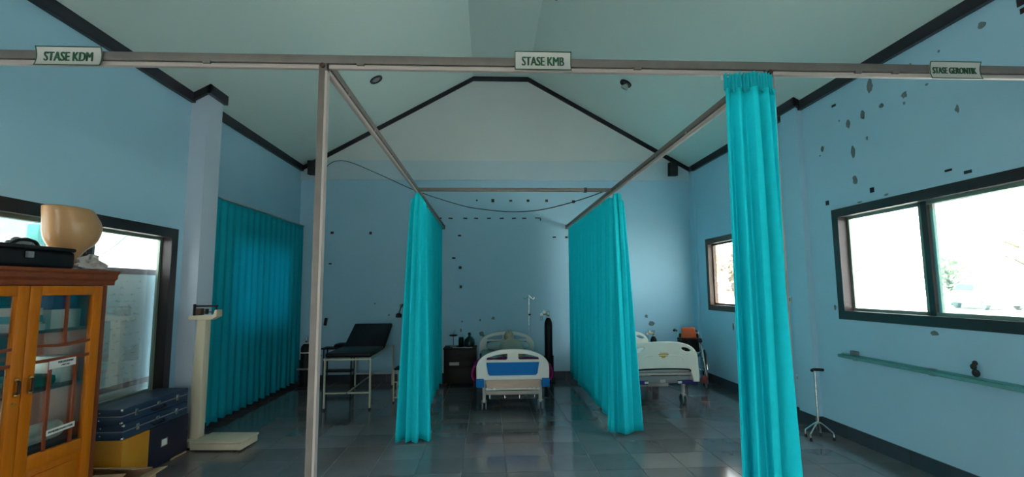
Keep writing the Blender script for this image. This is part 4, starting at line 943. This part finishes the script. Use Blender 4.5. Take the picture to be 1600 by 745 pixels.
part('base', B().lathe([(.055, .615), (.055, .63), (.02, .64), (0, .64)], (-.60, 8.38, 0), 18), M['grey'], j)
solo('white_tray', B().box(-.60, -.27, 8.215, 8.25, .616, .626), M['sign'], 'thin pale tray strip at the front edge of the bedside table', 'tray', bevel=.002)

# ------------------------------------------------------------------ examination couch, left bay
ec = root('examination_couch', (-1.9, 7.5, 0), 'examination couch with black vinyl pad on a cream tube frame', 'couch')
ex0, ex1, ey0, ey1 = -2.2, -1.595, 6.73, 8.25
def uleg(y): return smooth_path([(ex0, y, 0.012), (ex0, y, .60), (ex0+.01, y, .65), (ex0+.05, y, .668), (ex1-.05, y, .668), (ex1-.01, y, .65), (ex1, y, .60), (ex1, y, .012)], 4)
for s, x in ((0, ex0), (1, ex1)):
    for y in (ey0, ey1):
        part('leg', B().tube([(x, y, .012), (x, y, .655)], .0145, 10), M['creamtube'], ec)
        part('rubber_foot', B().lathe([(.018, 0), (.019, .02), (.016, .025), (0, .025)], (x, y, 0), 10), M['rubber'], ec)
    part('long_rail', B().tube(smooth_path([(x, ey0, .64), (x, ey0+.03, .665), (x, ey0+.08, .668), (x, ey1-.05, .668), (x, ey1, .64)], 4), .0145, 10), M['creamtube'], ec)
for y in (ey0, ey1):
    part('end_rail', B().tube([(ex0, y, .66), (ex1, y, .66)], .013, 10), M['creamtube'], ec)
    part('low_stretcher', B().tube([(ex0, y, .22), (ex1, y, .22)], .011, 10), M['creamtube'], ec)
part('long_stretcher', B().tube([((ex0+ex1)/2, ey0, .22), ((ex0+ex1)/2, ey1, .22)], .011, 10), M['creamtube'], ec)
part('joint_bolt', B().ell(((ex0+ex1)/2, ey0-.012, .22), .008, .006, .008, 8, 6), M['rubber'], ec)
part('seat_pad', B().box(ex0-.01, ex1+.0, ey0+.02, 7.56, .683, .745), M['blackv'], ec, bevel=.022, seg=3)
Rb = Matrix.Rotation(math.radians(27), 4, 'X'); T = at(0, 7.57, .70) @ Rb
part('backrest', B(T).box(ex0+.005, ex1+.01, 0, .66, -.01, .055), M['blackv'], ec, bevel=.022, seg=3)
bs = B()
for x in (ex0+.1, ex1-.1): bs.tube([(x, 8.0, .89), (x, 7.95, .668)], .009, 8)
bs.tube([(ex0, 7.95, .668), (ex1, 7.95, .668)], .010, 8)
part('backrest_prop', bs, M['creamtube'], ec)
# step stool, half behind the left bay curtain
st = root('step_stool', (-1.15, 7.3, 0), 'two tier step stool with cream tube frame, half hidden by the left bay curtain', 'stool')
sx0, sx1 = -1.35, -.93
fr = B()
for x in (sx0, sx1):
    fr.tube(smooth_path([(x, 7.1, .012), (x, 7.1, .42), (x, 7.13, .44), (x, 7.42, .44), (x, 7.45, .42), (x, 7.45, .012)], 4), .011, 8)
    fr.tube([(x, 7.10, .12), (x, 7.45, .12)], .009, 8)
for z in (.07, .285): fr.tube([(sx0, 7.1, z), (sx1, 7.1, z)], .010, 8)
fr.tube([(sx0, 7.45, .07), (sx1, 7.45, .07)], .010, 8); fr.tube([(sx0+.05, 7.1, .07), (sx0+.05, 7.1, .285)], .009, 8); fr.tube([(sx0+.05, 7.1, .18), (sx1, 7.1, .18)], .009, 8)
part('frame', fr, M['creamtube'], st)
part('upper_tread', B().box(sx0-.01, sx1+.01, 7.13, 7.44, .445, .465), M['blackv'], st, bevel=.005)
part('lower_tread', B().box(sx0+.02, sx1-.02, 7.115, 7.30, .19, .21), M['blackv'], st, bevel=.005)
for x in (sx0, sx1):
    for y in (7.1, 7.45): part('rubber_foot', B().lathe([(.015, 0), (.016, .016), (0, .02)], (x, y, 0), 10), M['rubber'], st)
# dark trolley table behind the couch
tt = root('instrument_trolley', (-2.55, 8.3, 0), 'dark instrument trolley with loop handle behind the examination couch', 'trolley')
part('top', B().box(-2.80, -2.28, 8.36, 8.62, .60, .625), M['black'], tt, bevel=.005)
part('shelf', B().box(-2.78, -2.30, 8.38, 8.60, .22, .24), M['black'], tt, bevel=.004)
for x in (-2.77, -2.31):
    for y in (8.39, 8.59): part('leg', B().tube([(x, y, .055), (x, y, .60)], .012, 8), M['rubber'], tt); part('wheel', B().lathe([(0, 0), (.028, 0), (.028, .02), (0, .02)], (x-.01, y, .028), 14, Matrix.Rotation(P2, 3, 'Y')), M['rubber'], tt)
part('handle', B().tube(smooth_path([(-2.80, 8.37, .61), (-2.87, 8.37, .64), (-2.89, 8.37, .62), (-2.89, 8.37, .53), (-2.80, 8.37, .50)]), .010, 8), M['rubber'], tt)
solo('folded_apron', B().loft([[(-2.46+x*s, 8.49+y*s, z) for x, y in [(-.15, -.09), (0, -.1), (.15, -.08), (.16, .02), (.14, .1), (0, .1), (-.14, .1), (-.16, 0)]] for z, s in ((.626, .9), (.65, 1), (.68, .9), (.695, .6))]), M['blackv'], 'black folded bundle on the dark trolley behind the couch', 'bundle')
# wall lamp with hose
wl = root('wall_lamp', (-1.5, YB-.03, 1.15), 'small black gooseneck examination lamp on the back wall by the left curtain', 'lamp')
part('wall_plate', B().box(-1.56, -1.50, YB-.02, YB, 1.28, 1.34), M['grey'], wl, bevel=.004)
part('gooseneck', B().tube(smooth_path([(-1.50, YB-.02, 1.32), (-1.49, YB-.08, 1.34), (-1.53, YB-.10, 1.27), (-1.555, YB-.10, 1.19)]), .009, 8), M['rubber'], wl)
part('lamp_head', B().lathe([(.015, .05), (.05, .03), (.055, -.01), (.05, -.03), (0, -.03)], (-1.56, YB-.10, 1.14), 16), M['black'], wl)

# ------------------------------------------------------------------ wheelchair in the right corner
wh = root('wheelchair', (3.35, 7.9, 0), 'folded wheelchair with chrome tubes and red foot panel in the right corner', 'wheelchair')
wy = 7.86
for x in (3.20, 3.52):
    fr = B()
    fr.tube(smooth_path([(x-.06, wy+.30, .86), (x-.04, wy+.26, .87), (x-.02, wy+.22, .80), (x, wy+.22, .5), (x+.02, wy+.22, .30)], 4), .012, 8)
    fr.tube(smooth_path([(x, wy+.20, .70), (x, wy-.02, .70), (x+.015, wy-.10, .66), (x+.04, wy-.15, .45), (x+.07, wy-.22, .16), (x+.075, wy-.26, .10)], 4), .012, 8)
    fr.tube([(x, wy+.22, .45), (x+.03, wy-.15, .45)], .010, 8); fr.tube([(x+.02, wy+.22, .28), (x+.055, wy-.19, .24)], .010, 8)
    part('side_frame', fr, M['chrome'], wh)
    part('armrest', B().box(x-.035, x+.03, wy-.06, wy+.2, .71, .745), M['black'], wh, bevel=.01)
    part('push_handle', B().tube([(x-.06, wy+.30, .86), (x-.075, wy+.20, .885), (x-.085, wy+.12, .875)], .018, 10), M['black'], wh)
    ww = x + .06
    part('rear_wheel', B().tube([(ww, wy+.2+.27*math.cos(2*math.pi*k/28), .285+.27*math.sin(2*math.pi*k/28)) for k in range(28)], .015, 8, True), M['rubber'], wh)
    sp_ = B().tube([(ww+.03, wy+.2+.235*math.cos(2*math.pi*k/28), .285+.235*math.sin(2*math.pi*k/28)) for k in range(28)], .007, 6, True)
    part('push_rim', sp_, M['chrome'], wh)
    s3 = B()
    for k in range(16): s3.tube([(ww, wy+.2, .285), (ww, wy+.2+.26*math.cos(2*math.pi*k/16), .285+.26*math.sin(2*math.pi*k/16))], .002, 4)
    s3.lathe([(0, -.02), (.025, -.02), (.025, .02), (0, .02)], (ww, wy+.2, .285), 12, Matrix.Rotation(P2, 3, 'Y'))
    part('spokes', s3, M['chrome'], wh)
    part('caster_wheel', B().lathe([(0, -.014), (.07, -.014), (.085, -.008), (.085, .008), (.07, .014), (0, .014)], (x+.055, wy-.08, .085), 20, Matrix.Rotation(P2, 3, 'Y')), M['grey'], wh)
    part('caster_fork', B().box(x+.035, x+.075, wy-.1, wy-.06, .14, .26), M['chrome'], wh, bevel=.004)
    part('footplate', B().box(x-.02, x+.075, wy-.30, wy-.22, .11, .22, Matrix.Rotation(.2, 3, 'Y')), M['dred'], wh, 'dark red foot panel', bevel=.006)
xb = B().tube([(3.20, wy+.1, .25), (3.52, wy+.1, .55)], .009, 8).tube([(3.52, wy+.06, .25), (3.20, wy+.06, .55)], .009, 8)
part('cross_brace', xb, M['chrome'], wh)
part('seat_sling', B().grid(lambda u, v: (3.20+.32*u, wy-.06+.26*v, .52-.10*math.sin(math.pi*u)), 10, 4), M['blackv'], wh); solid(bpy.context.scene.objects[-1] if False else wh.children[-1], .006)
part('back_sling', B().grid(lambda u, v: (3.185+.32*u, wy+.23+.05*math.sin(math.pi*u), .52+.30*v), 10, 4), M['blackv'], wh); solid(wh.children[-1], .006)
wh.rotation_euler = (0, 0, -.40); wh.location.x -= .05
oc = root('orange_cushion', (3.36, 7.92, .75), 'orange red cushion standing on the wheelchair armrests in the right corner', 'cushion')
part('body', B().prism([(3.235, .762), (3.475, .762), (3.455, .935), (3.245, .93)], 'y', 7.88, 8.02), M['red'], oc, bevel=.02, seg=3)
part('base_board', B().box(3.17, 3.55, 7.84, 8.04, .746, .761), M['black'], oc, bevel=.004)

oc.rotation_euler = (0, 0, -.40); oc.location.x -= .05
# ------------------------------------------------------------------ quad cane and handrail by the right wall
qx, qy = 3.47, 5.08
qc = root('quad_cane', (qx, qy, 0), 'chrome four footed walking cane standing against the right wall', 'walking cane')
part('shaft', B().tube([(qx, qy, .17), (qx, qy, .70)], .011, 10), M['chrome'], qc)
part('grip', B().tube(smooth_path([(qx-.045, qy-.02, .712), (qx-.01, qy, .718), (qx+.05, qy, .716), (qx+.095, qy+.0, .712)]), .016, 10), M['black'], qc)
lg = B()
for dx, dy in ((-.125, -.05), (.125, -.05), (-.08, .10), (.09, .10)):
    lg.tube(smooth_path([(qx, qy, .18), (qx+dx*.3, qy+dy*.3, .155), (qx+dx*.9, qy+dy*.9, .085), (qx+dx, qy+dy, .07), (qx+dx, qy+dy, .02)], 4), .008, 8)
part('leg_star', lg, M['chrome'], qc)
for dx, dy in ((-.125, -.05), (.125, -.05), (-.08, .10), (.09, .10)): part('rubber_tip', B().lathe([(.014, 0), (.014, .02), (.009, .035), (0, .036)], (qx+dx, qy+dy, 0), 10), M['rubber'], qc)
hrl = root('handrail', (XR-.08, 3.6, .85), 'worn teal painted wooden handrail running along the right wall below the window', 'handrail')
part('rail', B().box(XR-.075, XR-.03, 2.4, 5.04, .855, .885).box(XR-.03, XR-.018, 2.4, 5.04, .845, .898), M['teal'], hrl, bevel=.004)
for y in (4.86, 4.0, 3.0): part('wall_bracket', B().box(XR-.03, XR, y-.03, y+.03, .84, .90), M['grey'], hrl, bevel=.003)
solo('wood_block', B().box(XR-.06, XR-.02, 4.80, 4.88, .899, .94), M['chip'], 'small grey block at the far end of the teal handrail', 'block', bevel=.004)
kn = B().ell((XR-.045, 3.60, .93), .02, .03, .03, 10, 8); kn.ell((XR-.045, 3.615, .975), .016, .024, .025, 10, 8); kn.ell((XR-.045, 3.60, 1.005), .014, .02, .02, 10, 8)
solo('dark_trinket', kn, M['rubber'], 'small dark knobbly trinket standing on the teal handrail', 'trinket')
bpy.context.view_layer.update()
